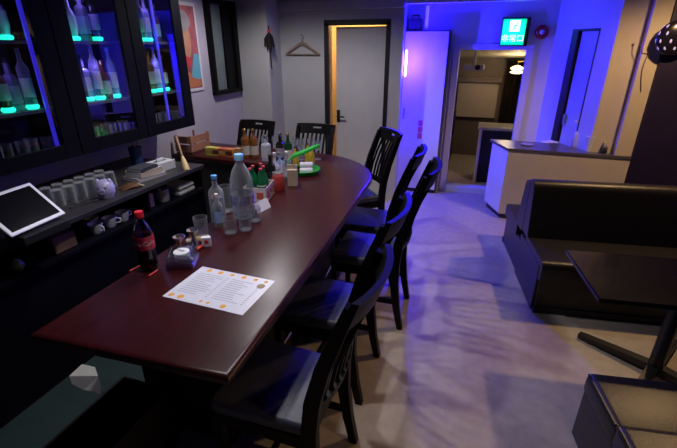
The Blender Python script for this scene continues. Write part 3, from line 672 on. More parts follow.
# clear square ashtrays, stacked
p = (px(162, 268, z=ZB)+px(182, 273, z=ZB)+px(203, 262, z=ZB)+px(180, 254, z=ZB))/4
ACR = clear('acrylic', (0.80, 0.84, 0.90), 0.08, 0.30, 0.9)
for k in range(2):
    t = thing('square_ashtray', ('lower' if k == 0 else 'upper')+' clear square ashtray in the stack beside the cola bottle', 'ashtray', (p.x, p.y+0.01, ZB+0.032*k), R(24+6*k))
    s_ = 0.06
    bm = B(); box(bm, (-s_, -s_, 0), (s_, s_, 0.008), 0.002)
    obj('bottom', bm, ACR, t)
    for a_ in range(4): obj('rim_side', bx((-s_, -s_, 0.008), (s_, -s_+0.012, 0.030), 0.003, Matrix.Rotation(R(90*a_), 4, 'Z')), ACR, t)
t = thing('paper_coaster', 'crumpled white paper filter lying in the upper ashtray', 'paper', (p.x, p.y+0.01, ZB+0.0405))
obj('disc', lathe(B(), [(0, 0.0), (0.034, 0.0), (0.036, 0.02), (0.024, 0.026), (0, 0.022)], 12), PAPER, t, 40); obj('fold', bx((-0.02, -0.003, 0.022), (0.02, 0.003, 0.030)), PAPER, t)
# steel jiggers and packets
for k, (x, y) in enumerate(((173, 258), (187, 250))):
    q = px(x, y, z=ZB)
    t = thing('cocktail_jigger', 'small steel cocktail jigger standing behind the ashtrays', 'jigger', (q.x, q.y+0.06, ZB), 0, 'jiggers on the bar')
    obj('lower_cup', lathe(B(), [(0.024, 0), (0.007, 0.042), (0, 0.042)], 16), CHROME, t, 40); obj('upper_cup', lathe(B(), [(0, 0.040), (0.008, 0.040), (0.030, 0.085), (0.027, 0.085), (0.006, 0.044)], 16), CHROME, t, 40)
def stick(x0_, y0_, x1_, y1_, m, label, name='lighter', cat='lighter', z=ZB, r=0.006):
    a_, b2 = px(x0_, y0_, z=z), px(x1_, y1_, z=z); v_ = b2-a_
    t = thing(name, label, cat, (a_.x, a_.y, z+r)); obj('barrel', tube(B(), [(0, 0, 0), v_*0.85], r, 8), m, t, 50); obj('tip', tube(B(), [v_*0.85, v_], r*0.7, 8), CHROME if cat != 'pen' else BLACKPL, t, 50)
stick(130, 272, 141, 266, RED, 'red pen lying left of the cola bottle', 'red_pen', 'pen', r=0.004)
stick(149, 277, 159, 270, RED, 'red pen lying between the cola bottle and the ashtrays', 'red_pen', 'pen', r=0.004)
stick(187, 258, 205, 246, plain('red_wrap', (0.55, 0.03, 0.03), 0.4), 'red wrapped snack stick beside the jiggers', 'snack_stick', 'snack', r=0.009)
t = thing('snack_packet', 'cream and gold snack packet lying behind the jiggers', 'packet', tuple(px(196, 243, z=ZB)+Vector((0, 0.02, 0))), R(50))
obj('pouch', bx((-0.06, -0.022, 0), (0.06, 0.022, 0.022), 0.010), plain('packet_cream', (0.55, 0.48, 0.38), 0.4, var=0.2), t); obj('gold_band', bx((-0.02, -0.0225, 0.004), (0.02, 0.0225, 0.0228), 0.009), plain('packet_gold', (0.55, 0.36, 0.12), 0.3), t)
t = thing('card_packet', 'white packet with a red spot between the snack stick and the tumbler', 'packet', tuple(px(207, 246, z=ZB)), R(30))
obj('carton', bx((-0.022, -0.012, 0), (0.022, 0.012, 0.05), 0.002), PAPER, t); obj('red_spot', lathe(B(), [(0, 0), (0.010, 0), (0.010, 0.001), (0, 0.001)], 12, M=Matrix.Translation((0, -0.012, 0.028)) @ RX90), RED, t)
q = px(200, 242, z=ZB); put_tumbler((q.x-0.02, q.y+0.05, ZB), 'clear tumbler beside the snack packet on the bar', None, (1.1, 1.1, 1.15))
# clear bottles
WATER = clear('water', (0.80, 0.86, 0.92), 0.05, 0.15, 0.7)
q = px(213, 222, z=ZB)
make_bottle('water_bottle', 'slim clear water bottle with blue cap beside the tumbler', 'bottle', (-1.355, 1.83, ZB), 0.042, 0.27, 'tall', PET, CAPM['blue'], None, n=20, liquid=(WATER, 0.55))
q = px(240, 226, z=ZB)
t = thing('large_plastic_bottle', 'large clear plastic spirit bottle with pale blue cap and grip', 'bottle', (-1.25, 1.93, ZB))
obj('body', lathe(B(), [(0, 0.006), (0.045, 0), (0.064, 0.01), (0.066, 0.06), (0.062, 0.075), (0.066, 0.09), (0.066, 0.15), (0.059, 0.165), (0.065, 0.18), (0.062, 0.23), (0.046, 0.28), (0.026, 0.315), (0.021, 0.325), (0.021, 0.34), (0, 0.34)], 26), PET, t, 60)
obj('cap', lathe(B(), [(0, 0.34), (0.025, 0.34), (0.026, 0.368), (0.023, 0.373), (0, 0.373)], 20), plain('pale_blue_cap', (0.25, 0.55, 0.85), 0.4), t, 40)
obj('liquid', lathe(B(), [(0, 0.012), (0.060, 0.014), (0.060, 0.15), (0, 0.15)], 24), WATER, t, 40)
obj('blue_band', lathe(B(), [(0.0672, 0.095), (0.0672, 0.145)], 26), clear('band_blue', (0.62, 0.75, 0.92), 0.2, 0.35, 0.8), t, 40)
q = px(222, 224, z=ZB)
make_bottle('soda_bottle', 'small clear soda bottle with blue label before the large plastic bottle', 'bottle', (q.x+0.005, q.y-0.03, ZB), 0.028, 0.19, 'tall', PET, CAPM['white'], plain('soda_blue', (0.28, 0.42, 0.72), 0.4), n=18, lab=(0.15, 0.5))
for k, (x, y) in enumerate(((231, 233), (246, 230), (255, 221))):
    q = px(x, y, z=ZB); put_tumbler((q.x, q.y, ZB), ('thick clear rocks glass at the foot of the large plastic bottle', 'thick clear rocks glass at the foot of the large plastic bottle', 'thick clear rocks glass beside the white card')[k], None if k == 2 else 'rocks glasses by the large bottle', (1.15, 1.15, 0.85))
q = px(229, 216, z=ZB)
t = thing('glass_jug', 'clear glass jug with handle between the two clear bottles', 'jug', (q.x-0.05, q.y+0.06, ZB), R(200))
obj('body', lathe(B(), [(0, 0), (0.042, 0), (0.048, 0.03), (0.046, 0.09), (0.036, 0.13), (0.042, 0.16), (0.039, 0.16), (0.033, 0.13), (0.043, 0.09), (0.044, 0.03), (0.04, 0.006), (0, 0.006)], 22), GLASS, t, 50)
obj('handle', tube(B(), [(0.036, 0, 0.14), (0.07, 0, 0.135), (0.078, 0, 0.09), (0.046, 0, 0.05)], 0.006, 8), GLASS, t, 60)
# folded white card
q0, q1 = px(258, 214, z=ZB), px(271, 207, z=ZB)
cv = q1-q0
t = thing('tent_card', 'small blank white folded card standing in front of the carton', 'card', tuple(q0), math.atan2(cv.y, cv.x))
M1 = Matrix.Rotation(R(-24), 4, 'X'); M2 = Matrix.Translation((0, 0.055, 0)) @ Matrix.Rotation(R(24), 4, 'X')
obj('front_leaf', bx((0, 0, 0), (cv.length, 0.0012, 0.062), 0, M1), PAPER, t); obj('back_leaf', bx((0, 0, 0), (cv.length, 0.0012, 0.062), 0, M2), PAPER, t)
# carton with green bottles
cc = px(264, 198, z=ZB)
car = thing('bottle_carton', 'white and red patterned carton holding green bottles on the bar', 'carton', (-1.33, 2.26, ZB), R(12))
CW = plain('carton_white', (0.62, 0.55, 0.50), 0.7, var=0.1)
cw, cd, ch = 0.075, 0.095, 0.095
for lo, hi in (((-cw, -cd, 0), (cw, -cd+0.003, ch)), ((-cw, cd-0.003, 0), (cw, cd, ch)), ((-cw, -cd, 0), (-cw+0.003, cd, ch)), ((cw-0.003, -cd, 0), (cw, cd, ch))): obj('side', bx(lo, hi), CW, car)
obj('bottom', bx((-cw, -cd, 0), (cw, cd, 0.003)), CW, car)
for k in range(3): obj('red_print', bx((cw, -cd+0.02+0.06*k, 0.02+0.02*(k % 2)), (cw+0.001, -cd+0.06+0.06*k, 0.065)), plain('carton_print', (0.55, 0.10, 0.06), 0.7), car)
for k in range(2): obj('red_print', bx((-cw+0.015+0.07*k, -cd-0.001, 0.02), (-cw+0.06+0.07*k, -cd, 0.065)), MATS['carton_print'], car)
PINK = plain('pink_cap', (0.65, 0.06, 0.10), 0.4)
for k, (dx, dy) in enumerate(((-0.035, -0.055), (0.035, -0.055), (-0.035, 0.005), (0.035, 0.005), (0.0, 0.06))):
    v = Matrix.Rotation(R(12), 3, 'Z') @ Vector((dx, dy, 0))
    make_bottle('green_bottle', 'green glass bottle with pink red cap standing in the patterned carton', 'bottle', (-1.33+v.x, 2.26+v.y, ZB+0.003), 0.029, 0.21, 'x', mat('bright_green_glass', (0.01, 0.13, 0.04), 0.12, var=0.1), PINK, LABM[1] if k == 1 else None, 'green bottles in the carton', 16, lab=(0.46, 0.5))
# red jar, cream pouch, dark bottles
q = px(279, 195, z=ZB)
t = thing('red_jar', 'red candy jar with glass lid beside the bottle carton', 'jar', (-1.285, 2.44, ZB))
obj('body', lathe(B(), [(0, 0), (0.038, 0), (0.042, 0.01), (0.042, 0.09), (0.034, 0.105), (0, 0.105)], 18), mat('jar_red', (0.42, 0.05, 0.04), 0.2, var=0.15), t, 40)
obj('lid', lathe(B(), [(0, 0.105), (0.036, 0.105), (0.036, 0.125), (0.01, 0.132), (0.012, 0.15), (0, 0.152)], 18), GLASS, t, 40)
t = thing('cream_carton', 'cream drink carton with slanted top right of the red jar', 'carton', (-1.235, 2.57, ZB), R(20))
obj('carton', bx((-0.035, -0.035, 0), (0.035, 0.035, 0.12), 0.003), plain('carton_cream2', (0.55, 0.45, 0.34), 0.6, var=0.1), t); obj('gable', bx((-0.035, -0.004, 0.12), (0.035, 0.004, 0.15)), MATS['carton_cream2'], t)
more = [(-1.38, 2.52, 'black', 'tall', 'black', 3, .22), (-1.42, 2.66, 'frosted white', 'round', 'white', 1, .20), (-1.33, 2.68, 'clear', 'tall', 'white', 1, .21), (-1.52, 3.10, 'dark green', 'tall', 'gold', 0, .25), (-1.62, 3.16, 'black', 'square', 'silver', 2, .24), (-1.74, 3.12, 'frosted white', 'square', 'silver', 1, .22), (-1.45, 2.80, 'pale blue', 'round', 'silver', 1, .17)]
for x, y, g, kd, cp, li, hg in more:
    make_bottle('spirit_bottle', f'{g} {kd if kd!="tall" else "slim"} spirit bottle with {cp} cap at the bend of the bar', 'bottle', (x, y, ZB), 0.034, hg, kd, GM[g], CAPM[cp], LABM[li], None, 16)
# yellow bottles
for k, (x, y) in enumerate(((-1.42, 3.02), (-1.30, 3.08), (-1.37, 3.16))):
    make_bottle('sauce_bottle', 'yellow squeeze bottle with dark cap behind the green tray', 'bottle', (x, y, ZB), 0.026, 0.17, 'x', plain('sauce_yellow', (0.60, 0.42, 0.04), 0.35), BLACKPL, None, 'yellow squeeze bottles', 16)
# stemmed glasses
def make_wine(loc, label, group):
    t = thing('wine_glass', label, 'glass', loc, 0, group)
    obj('bowl', lathe(B(), [(0.004, 0.075), (0.02, 0.082), (0.034, 0.105), (0.036, 0.13), (0.029, 0.165), (0.028, 0.165), (0.034, 0.13), (0.032, 0.107), (0.019, 0.085), (0, 0.08)], 18), GLASS, t, 60)
    obj('stem', lathe(B(), [(0, 0.006), (0.005, 0.008), (0.003, 0.03), (0.004, 0.076)], 10), GLASS, t, 60); obj('foot', lathe(B(), [(0, 0), (0.032, 0), (0.032, 0.002), (0.006, 0.007), (0, 0.007)], 18), GLASS, t, 40); return t
w0 = make_wine((-1.86, 3.32, ZB), 'clear stemmed wine glass in the group on the far bar', 'wine glasses on the far bar')
for x, y in ((-1.77, 3.36), (-1.68, 3.32), (-1.60, 3.37), (-1.51, 3.33), (-1.43, 3.38), (-1.64, 3.26), (-1.47, 3.24), (-1.34, 3.30)): dup(w0, (x, y, ZB))
# green tray
q = (px(290, 178, z=ZB)+px(314, 177, z=ZB))/2
t = thing('green_tray', 'bright green plastic tray with raised arched handle on the bar', 'tray', (-1.285, 2.88, ZB), R(18))
t.scale = (1.25, 1.25, 1.25)
GRN = plain('tray_green', (0.03, 0.48, 0.06), 0.35)
obj('dish', lathe(B(), [(0, 0), (0.085, 0), (0.105, 0.028), (0.10, 0.028), (0.082, 0.006), (0, 0.006)], 28), GRN, t, 40)
obj('handle', sweep(B(), [(-0.10, 0.0, 0.022), (-0.098, 0.01, 0.07), (-0.06, 0.02, 0.105), (0.0, 0.03, 0.125), (0.06, 0.04, 0.15), (0.10, 0.045, 0.165)], [0.05, 0.06, 0.075, 0.085, 0.075, 0.03], 0.014), GRN, t, 50)
t = thing('wet_towel', 'rolled white hand towel lying in the green tray', 'towel', (-1.255, 2.85, ZB+0.008), R(20))
TW = plain('towel_white', (0.72, 0.72, 0.78), 0.9, bump=0.4)
for k in range(2): obj('roll', lathe(B(), [(0, -0.05), (0.02, -0.05), (0.026, -0.045), (0.026, 0.045), (0.02, 0.05), (0, 0.05)], 16, M=Matrix.Translation((0.006, -0.024+0.046*k, 0.024)) @ Matrix.Rotation(R(90), 4, 'Y')), TW, t, 40)
obj('roll', lathe(B(), [(0, -0.05), (0.02, -0.05), (0.026, -0.045), (0.026, 0.045), (0.02, 0.05), (0, 0.05)], 16, M=Matrix.Translation((0.006, 0, 0.062)) @ Matrix.Rotation(R(90), 4, 'Y')), TW, t, 40)
t = thing('red_bowl', 'dark red bowl sitting in the green tray beside the towels', 'bowl', (-1.338, 2.86, ZB+0.008))
obj('bowl', lathe(B(), [(0, 0), (0.02, 0), (0.034, 0.035), (0.031, 0.035), (0.018, 0.004), (0, 0.004)], 16), plain('bowl_red', (0.18, 0.02, 0.03), 0.4), t, 40); obj('foot_ring', lathe(B(), [(0.018, 0), (0.02, 0), (0.02, 0.006), (0.018, 0.006)], 16), MATS['bowl_red'], t)

# ================================================================== CHAIRS
def make_chair(label):
    t = thing('dining_chair', label, 'chair', (0, 0, 0), 0, None)
    w2 = 0.20
    bm = prism(B(), rounded([(-0.215, -0.215), (0.185, -0.20), (0.185, 0.20), (-0.215, 0.215)], [0.04, 0.02, 0.02, 0.04]), 0.415, 0.475, 0.022, 4)
    obj('seat', bm, SEATM, t, 50)
    bm = B()
    for lo, hi in (((-0.20, -0.20, 0.355), (0.18, -0.175, 0.415)), ((-0.20, 0.175, 0.355), (0.18, 0.20, 0.415)), ((-0.20, -0.175, 0.355), (-0.175, 0.175, 0.415)), ((0.165, -0.175, 0.355), (0.19, 0.175, 0.415))): box(bm, lo, hi, 0.003)
    obj('seat_rail', bm, BLACKWOOD, t)
    for s in (-1, 1):
        obj('leg', sweep(B(), [(-0.19, s*0.185, 0.415), (-0.19, s*0.185, 0.2), (-0.192, s*0.185, 0)], [0.038, 0.036, 0.030], [0.038, 0.036, 0.030]), BLACKWOOD, t)
        obj('back_post', sweep(B(), [(0.255, s*0.195, 0), (0.225, s*0.195, 0.15), (0.203, s*0.195, 0.32), (0.200, s*0.195, 0.46), (0.215, s*0.195, 0.60), (0.255, s*0.195, 0.76), (0.305, s*0.195, 0.90), (0.345, s*0.195, 1.01)], 0.036, [0.034, 0.042, 0.052, 0.058, 0.056, 0.050, 0.044, 0.036]), BLACKWOOD, t, 40)
        obj('stretcher', sweep(B(), [(-0.19, s*0.185, 0.19), (0.218, s*0.192, 0.19)], 0.018, 0.030), BLACKWOOD, t)
    obj('stretcher', sweep(B(), [(0.0, -0.185, 0.19), (0.0, 0.185, 0.19)], 0.018, 0.026, (1, 0, 0)), BLACKWOOD, t)
    def bow(y): return 0.042*(1-(y/0.215)**2)
    def strip(z0, z1, xb0, xb1, ya, yb, th=0.024, n=8):
        bm_ = B(); prev = None
        for i in range(n+1):
            y = ya+(yb-ya)*i/n; b_ = bow(y)
            ring = [bm_.verts.new(q) for q in ((xb0+b_, y, z0), (xb0+b_+th, y, z0), (xb1+b_+th, y, z1), (xb1+b_, y, z1))]
            if prev:
                for k in range(4): bm_.faces.new((prev[k], prev[(k+1) % 4], ring[(k+1) % 4], ring[k]))
            else: bm_.faces.new(ring[::-1])
            prev = ring
        bm_.faces.new(prev); return bm_
    def join(*bms):
        base = bms[0]
        for b_ in bms[1:]:
            me = bpy.data.meshes.new('tmp'); b_.to_mesh(me); b_.free(); base.from_mesh(me); bpy.data.meshes.remove(me)
        return base
    X_ = lambda z: 0.320+(z-0.95)*0.36
    crest = join(strip(1.005, 1.035, X_(1.005), X_(1.035), -0.215, 0.215), strip(0.935, 0.985, X_(0.935), X_(0.985), -0.215, 0.215), strip(0.985, 1.005, X_(0.985), X_(1.005), -0.215, -0.05), strip(0.985, 1.005, X_(0.985), X_(1.005), 0.05, 0.215))
    obj('crest_rail', crest, BLACKWOOD, t, 40)
    obj('lower_rail', strip(0.545, 0.585, 0.196, 0.205, -0.18, 0.18), BLACKWOOD, t, 40)
    for k in range(7):
        y = -0.144+0.048*k; b_ = bow(y)
        obj('slat', sweep(B(), [(0.21+b_, y, 0.58), (0.235+b_, y, 0.70), (0.275+b_, y, 0.82), (X_(0.94)+b_+0.012, y, 0.94)], 0.020, 0.012), BLACKWOOD, t)
    return t
SPOTS = [(-0.635, 1.135, 0, 1.0, 'black wooden dining chair at the bar nearest its square end'),
         (-0.675, 1.73, 0, 1.0, 'black wooden dining chair, second along the bar from its square end'),
         (-0.61, 2.39, 3, 1.02, 'black wooden dining chair, third along the bar from its square end'),
         (-0.765, 2.90, 2, 0.99, 'black wooden dining chair, fourth along the bar from its square end'),
         (-1.06, 3.48, 40, 0.96, 'black wooden dining chair turned to the rounded bend of the bar'),
         (-1.60, 3.57, 90, 0.935, 'black wooden dining chair behind the far bar in front of the pale door'),
         (-2.27, 3.57, 90, 0.935, 'black wooden dining chair behind the far bar beside the window wall')]
ch0 = make_chair(SPOTS[0][4])
for i, (x, y, a_, sz_, lb) in enumerate(SPOTS):
    o = ch0 if i == 0 else dup(ch0, (x, y, 0), R(a_), lb)
    o.location = (x, y, 0); o.rotation_euler = (0, 0, R(a_)); o['group'] = 'black chairs around the bar'; o.scale = (1, 0.95, sz_)

# ================================================================== LOUNGE
def make_sofa(label, loc, rz, W, D=0.60, seat_z=0.40, back_z=0.80):
    """local: left end at x=0, seat front at y=0, back at y=D"""
    t = thing('lounge_sofa', label, 'sofa', loc, rz)
    obj('base', bx((0.012, 0.03, 0), (W-0.012, D-0.01, 0.27), 0.006), LEATHER, t)
    obj('plinth', bx((0.008, 0.02, 0.0), (W-0.008, 0.05, 0.05)), BLACKPL, t)
    prof = rounded([(0.0, 0.26), (0.0, seat_z), (D-0.14, seat_z-0.01), (D-0.14, 0.26)], [0.015, 0.05, 0.02, 0.01], 6)
    obj('seat', extrude_profile(B(), prof, 0.0, W), LEATHER, t, 40)
    prof = rounded([(D-0.19, seat_z-0.02), (D-0.11, back_z), (D-0.003, back_z), (D-0.003, seat_z-0.02)], [0.01, 0.055, 0.045, 0.005], 6)
    obj('backrest', extrude_profile(B(), prof, 0.0, W), LEATHER, t, 40)
    obj('piping', tube(B(), [(-0.002, D-0.185, seat_z), (-0.002, D-0.125, back_z-0.06), (-0.002, D-0.095, back_z-0.012), (-0.002, D-0.03, back_z-0.008)], 0.005, 6), LEATHER, t, 40)
    obj('end_panel', bx((-0.004, 0.05, 0.01), (0.012, D-0.02, seat_z-0.05), 0.004), LEATHER, t)
    return t
SA = R(9.0); o = Vector((0.485, 2.67, 0)); ax = Vector((math.cos(SA), math.sin(SA), 0)); ay = Vector((-math.sin(SA), math.cos(SA), 0))
make_sofa('black leather sofa facing the low black table', tuple(o), SA, 1.45)
bb = o+ay*1.205+ax*1.45
make_sofa('black leather sofa backed against the other, facing the half wall', tuple(bb), SA+math.pi, 1.45, seat_z=0.38, back_z=0.76)
# benches near the camera
def make_bench(label, loc, rz, W, D, z):
    t = thing('bench_seat', label, 'bench', loc, rz, None)
    bm = B(); box(bm, (0.01, -D, 0), (W, -0.01, z-0.10), 0.008); obj('base', bm, LEATHER, t)
    obj('seat', bx((0, -D, z-0.11), (W, 0, z), 0.03, None, 4), LEATHER, t, 40)
    obj('piping', tube(B(), [(0.006, -D+0.03, z-0.006), (0.006, -0.02, z-0.006)], 0.005, 6), LEATHER, t, 40)
    return t
make_bench('black leather bench on the open side of the table', (0.575, 1.715, 0), R(9.5), 1.3, 0.32, 0.37)
make_bench('black leather bench set behind the one at the table', (0.60, 1.375, 0), R(9.5), 1.3, 0.36, 0.43)
# table
ZT = 0.65; tl_, tr_ = px(561, 249, z=ZT), px(605, 299, z=ZT)
ta = R(8); tc = (tl_+tr_)/2+Vector((math.cos(ta), math.sin(ta), 0))*0.55
t = thing('lounge_table', 'low black glossy table with a cross foot before the sofa', 'table', (tc.x, tc.y, 0), ta)
TDK = mat('table_black', (0.006, 0.005, 0.008), 0.16, var=0.2, scale=5, stretch=(0.4, 5, 1), bump=0.12, bscale=14, spec=0.35)
th_ = (tl_-tr_).length/2
obj('table_top', bx((-0.55, -th_, ZT-0.025), (0.55, th_, ZT), 0.006), TDK, t)
bc_ = px(652, 373, z=0); M = Matrix.Rotation(-ta, 3, 'Z'); lc = M @ (bc_-Vector((tc.x, tc.y, 0)))
lc.x = max(-0.1, min(0.1, lc.x)); lc.y = max(-0.08, min(0.12, lc.y))
obj('column', lathe(B(), [(0, 0.03), (0.035, 0.03), (0.035, ZT-0.04), (0, ZT-0.04)], 18, (lc.x, lc.y, 0)), BLACKPL, t, 40)
obj('top_plate', bx((lc.x-0.15, lc.y-0.12, ZT-0.04), (lc.x+0.15, lc.y+0.12, ZT-0.025)), BLACKPL, t)
for k in range(4):
    a_ = R(148+90*k)-ta; e_ = Vector((math.cos(a_), math.sin(a_), 0))*0.40; c0 = Vector((lc.x, lc.y, 0))
    obj('foot_arm', sweep(B(), [c0+Vector((0, 0, 0.045)), c0+e_*0.9+Vector((0, 0, 0.026)), c0+e_+Vector((0, 0, 0.022))], [0.055, 0.045, 0.042], [0.045, 0.028, 0.026], (-math.sin(a_), math.cos(a_), 0)), BLACKPL, t)
    obj('glide', lathe(B(), [(0, 0), (0.014, 0), (0.014, 0.01), (0, 0.01)], 10, tuple(c0+e_*0.93)), BLACKPL, t)

# ================================================================== ALCOVE THINGS
# half wall counter
hw = thing('half_wall_counter', 'white half wall counter tinted for warm light with a dark top beside the alcove', 'counter', (0.7, 4.55, 0))
poly = [(0.27, 4.425), (1.18, 4.425), (1.18, 4.495), (0.97, 4.495), (0.80, 4.78), (0.12, 4.78)]
wpart('body', prism(B(), poly, 0.06, 0.735), WHITE, hw)
wpart('plinth', prism(B(), [(0.29, 4.44), (1.17, 4.44), (1.17, 4.49), (0.965, 4.49), (0.80, 4.76), (0.15, 4.76)], 0, 0.06), BLACKPL, hw)
wpart('front_panel', bx((0.272, 4.405, 0.06), (1.325, 4.425, 0.735), 0.002), WARM_LIT, hw)  # white front with warm light put into its colour
wpart('counter_top', prism(B(), [(0.258, 4.395), (1.325, 4.395), (1.325, 4.423), (1.185, 4.423), (1.185, 4.497), (0.972, 4.497), (0.79, 4.80), (0.09, 4.80)], 0.735, 0.76), mat('half_top', (0.10, 0.095, 0.10), 0.3, var=0.1), hw)
ZH = 0.76
# soap pump
q = px(575, 147, z=ZH)
t = thing('soap_pump', 'clear pump bottle with a little orange soap on the half wall', 'dispenser', (q.x, q.y, ZH))
t.scale = (1.25, 1.25, 1.5)
obj('body', lathe(B(), [(0, 0), (0.030, 0), (0.033, 0.01), (0.033, 0.085), (0.02, 0.105), (0.012, 0.11), (0.012, 0.12), (0, 0.12)], 18), clear('pump_clear', (0.95, 0.95, 0.98), 0.2, 0.7, 0.95, True), t, 40)
obj('liquid', lathe(B(), [(0, 0.002), (0.031, 0.002), (0.031, 0.030), (0, 0.030)], 18), plain('soap_orange', (0.75, 0.35, 0.15), 0.4), t, 40)
obj('pump', tube(B(), [(0, 0, 0.12), (0, 0, 0.165), (-0.045, -0.01, 0.168)], 0.006, 8), WHITE, t, 40); obj('collar', lathe(B(), [(0, 0.115), (0.014, 0.115), (0.014, 0.135), (0, 0.135)], 14), WHITE, t, 40)
q = px(588, 151, z=ZH)
t = thing('paper_cup', 'plain white paper cup on the half wall beside the pillar', 'cup', (q.x, q.y, ZH))
t.scale = (1.2, 1.2, 1.6)
obj('cup', lathe(B(), [(0, 0), (0.024, 0), (0.034, 0.085), (0.031, 0.085), (0.022, 0.004), (0, 0.004)], 18), WHITE, t, 40); obj('rim', lathe(B(), [(0.034, 0.083), (0.037, 0.086), (0.034, 0.089), (0.031, 0.086)], 18), WHITE, t, 60)
q = px(602, 152.5, z=ZH)
t = thing('tape_dispenser', 'small black tape dispenser on the half wall before the pillar', 'dispenser', (q.x, q.y, ZH), R(5))
t.scale = (1.2, 1.2, 1.3)
obj('body', extrude_profile(B(), rounded([(-0.045, 0), (0.045, 0), (0.045, 0.02), (0.015, 0.022), (0.0, 0.05), (-0.035, 0.05), (-0.045, 0.02)], 0.008), -0.018, 0.018), BLACKPL, t, 40)
obj('tape_roll', lathe(B(), [(0.010, -0.010), (0.026, -0.010), (0.026, 0.010), (0.010, 0.010)], 18, M=Matrix.Translation((0, -0.012, 0.05)) @ Matrix.Rotation(R(90), 4, 'Y')), plain('tape_grey', (0.3, 0.3, 0.3)), t, 40)
q = px(549, 142, z=ZH)
t = thing('paper_stack', 'loose pale leaflets lying on the half wall top', 'paper', (q.x, q.y, ZH), R(15))
for k in range(3): obj('leaflet', bx((-0.08, -0.05, 0.002*k), (0.08, 0.05, 0.002*k+0.0015), 0, Matrix.Rotation(R(12*k), 4, 'Z')), PAPER, t)
q = px(527, 145, z=ZH)
t = thing('small_dish', 'flat pale dish on the open end of the half wall', 'dish', (q.x, q.y, ZH))
obj('plate', lathe(B(), [(0, 0), (0.04, 0), (0.06, 0.010), (0.057, 0.011), (0.038, 0.004), (0, 0.004)], 20), plain('dish_grey', (0.4, 0.4, 0.42)), t, 40); obj('foot_ring', lathe(B(), [(0.03, 0), (0.032, 0), (0.032, 0.003), (0.03, 0.003)], 18), MATS['dish_grey'], t)

# tall white cabinet
TC0, TC1, TY = -0.965, -0.455, 5.0
t = thing('tall_cabinet', 'tall white metal locker beside the white framed opening', 'cabinet', ((TC0+TC1)/2, TY+0.14, 0))
hw_ = (TC1-TC0)/2
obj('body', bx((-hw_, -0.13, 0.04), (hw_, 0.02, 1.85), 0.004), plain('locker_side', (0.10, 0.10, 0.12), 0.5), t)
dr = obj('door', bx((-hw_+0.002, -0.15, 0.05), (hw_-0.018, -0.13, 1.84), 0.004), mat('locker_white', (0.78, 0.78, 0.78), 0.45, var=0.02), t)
obj('handle', bx((-hw_+0.05, -0.158, 0.9), (-hw_+0.065, -0.15, 1.02), 0.002), CHROME, dr)
stk = px(420, 130, Y=TY); 
PKS = plain('sticker_pink', (0.75, 0.12, 0.22), 0.6)
for k in range(3): obj('pink_sticker', bx((stk.x-(TC0+TC1)/2-0.025, -0.152, stk.z-0.10+0.075*k), (stk.x-(TC0+TC1)/2+0.028, -0.15, stk.z-0.035+0.075*k)), PKS, dr)
obj('plinth', bx((-hw_+0.01, -0.12, 0), (hw_-0.01, 0.01, 0.04)), BLACKPL, t)
# clutter on the locker
zt_ = 1.85
t = thing('dark_tool_box', 'dark cluttered tool box on top of the white locker', 'box', (-0.85, TY+0.075, zt_))
obj('box', bx((-0.07, -0.06, 0), (0.06, 0.06, 0.10), 0.006), plain('tool_dark', (0.03, 0.03, 0.035)), t); obj('grip', tube(B(), [(-0.04, 0, 0.10), (-0.04, 0, 0.15), (0.03, 0, 0.15), (0.03, 0, 0.10)], 0.008), BLACKPL, t, 50)
obj('lid', bx((-0.075, -0.065, 0.10), (0.065, 0.065, 0.115), 0.004), BLACKPL, t)
t = thing('glowing_pipe', 'upright pipe made to glow blue, standing on the white locker top', 'lamp', (-0.73, TY+0.05, zt_))  # plain upright pipe given a blue glow as an added light
obj('tube', lathe(B(), [(0, 0.03), (0.018, 0.03), (0.018, 0.24), (0, 0.245)], 16), mat('blue_tube_glow', (0.2, 0.2, 0.8), emit=(0.12, 0.08, 1.0), es=1.2), t, 40); obj('base', lathe(B(), [(0, 0.0), (0.03, 0.0), (0.03, 0.03), (0, 0.03)], 16), WHITE, t, 40)
for z in (0.08, 0.18): light('pipe_added_light', 'POINT', (0.03, -0.03, z), P_BLUE*0.012, BLUE, 0.02, parent=t)  # extra blue light added beside the pipe

# exit sign
e0, e1 = px(500, 45, Y=YA-0.06), px(530, 18.5, Y=YA-0.06)
t = thing('exit_sign', 'lit green emergency exit sign above the white framed opening', 'sign', ((e0.x+e1.x)/2, YA, e0.z))
ew = (e1.x-e0.x)/2; eh = e1.z-e0.z
obj('housing', bx((-ew-0.008, -0.05, -0.01), (ew+0.012, 0, eh+0.012), 0.004), BLACKPL, t)
EG = mat('exit_green', (0.0, 0.5, 0.25), emit=(0.0, 0.62, 0.30), es=1.0); EW = mat('exit_white', (0.9, 1, 1), emit=(0.75, 1.0, 0.95), es=1.5)
pnl = obj('green_panel', bx((-ew, -0.056, 0), (ew-0.025, -0.05, eh)), EG, t)
obj('door_symbol', bx((-ew*0.45, -0.0575, eh*0.52), (ew*0.35, -0.056, eh*0.95)), EW, pnl)
bm = B()
def seg(a_, b_, r_): tube(bm, [(a_[0], -0.0585, a_[1]), (b_[0], -0.0585, b_[1])], r_, 6)
cx_, cz_ = -ew*0.05, eh*0.72
seg((cx_+0.012, cz_+0.012), (cx_-0.004, cz_-0.014), 0.007); seg((cx_-0.004, cz_-0.014), (cx_-0.022, cz_-0.034), 0.005); seg((cx_-0.004, cz_-0.014), (cx_+0.016, cz_-0.026), 0.005)
seg((cx_+0.012, cz_+0.010), (cx_+0.03, cz_-0.002), 0.004); seg((cx_+0.010, cz_+0.012), (cx_-0.018, cz_+0.006), 0.004)
lathe(bm, [(0, 0), (0.008, 0), (0, 0.002)], 10, M=Matrix.Translation((cx_+0.02, -0.0585, cz_+0.026)) @ RX90)
obj('running_figure', bm, EG, pnl)
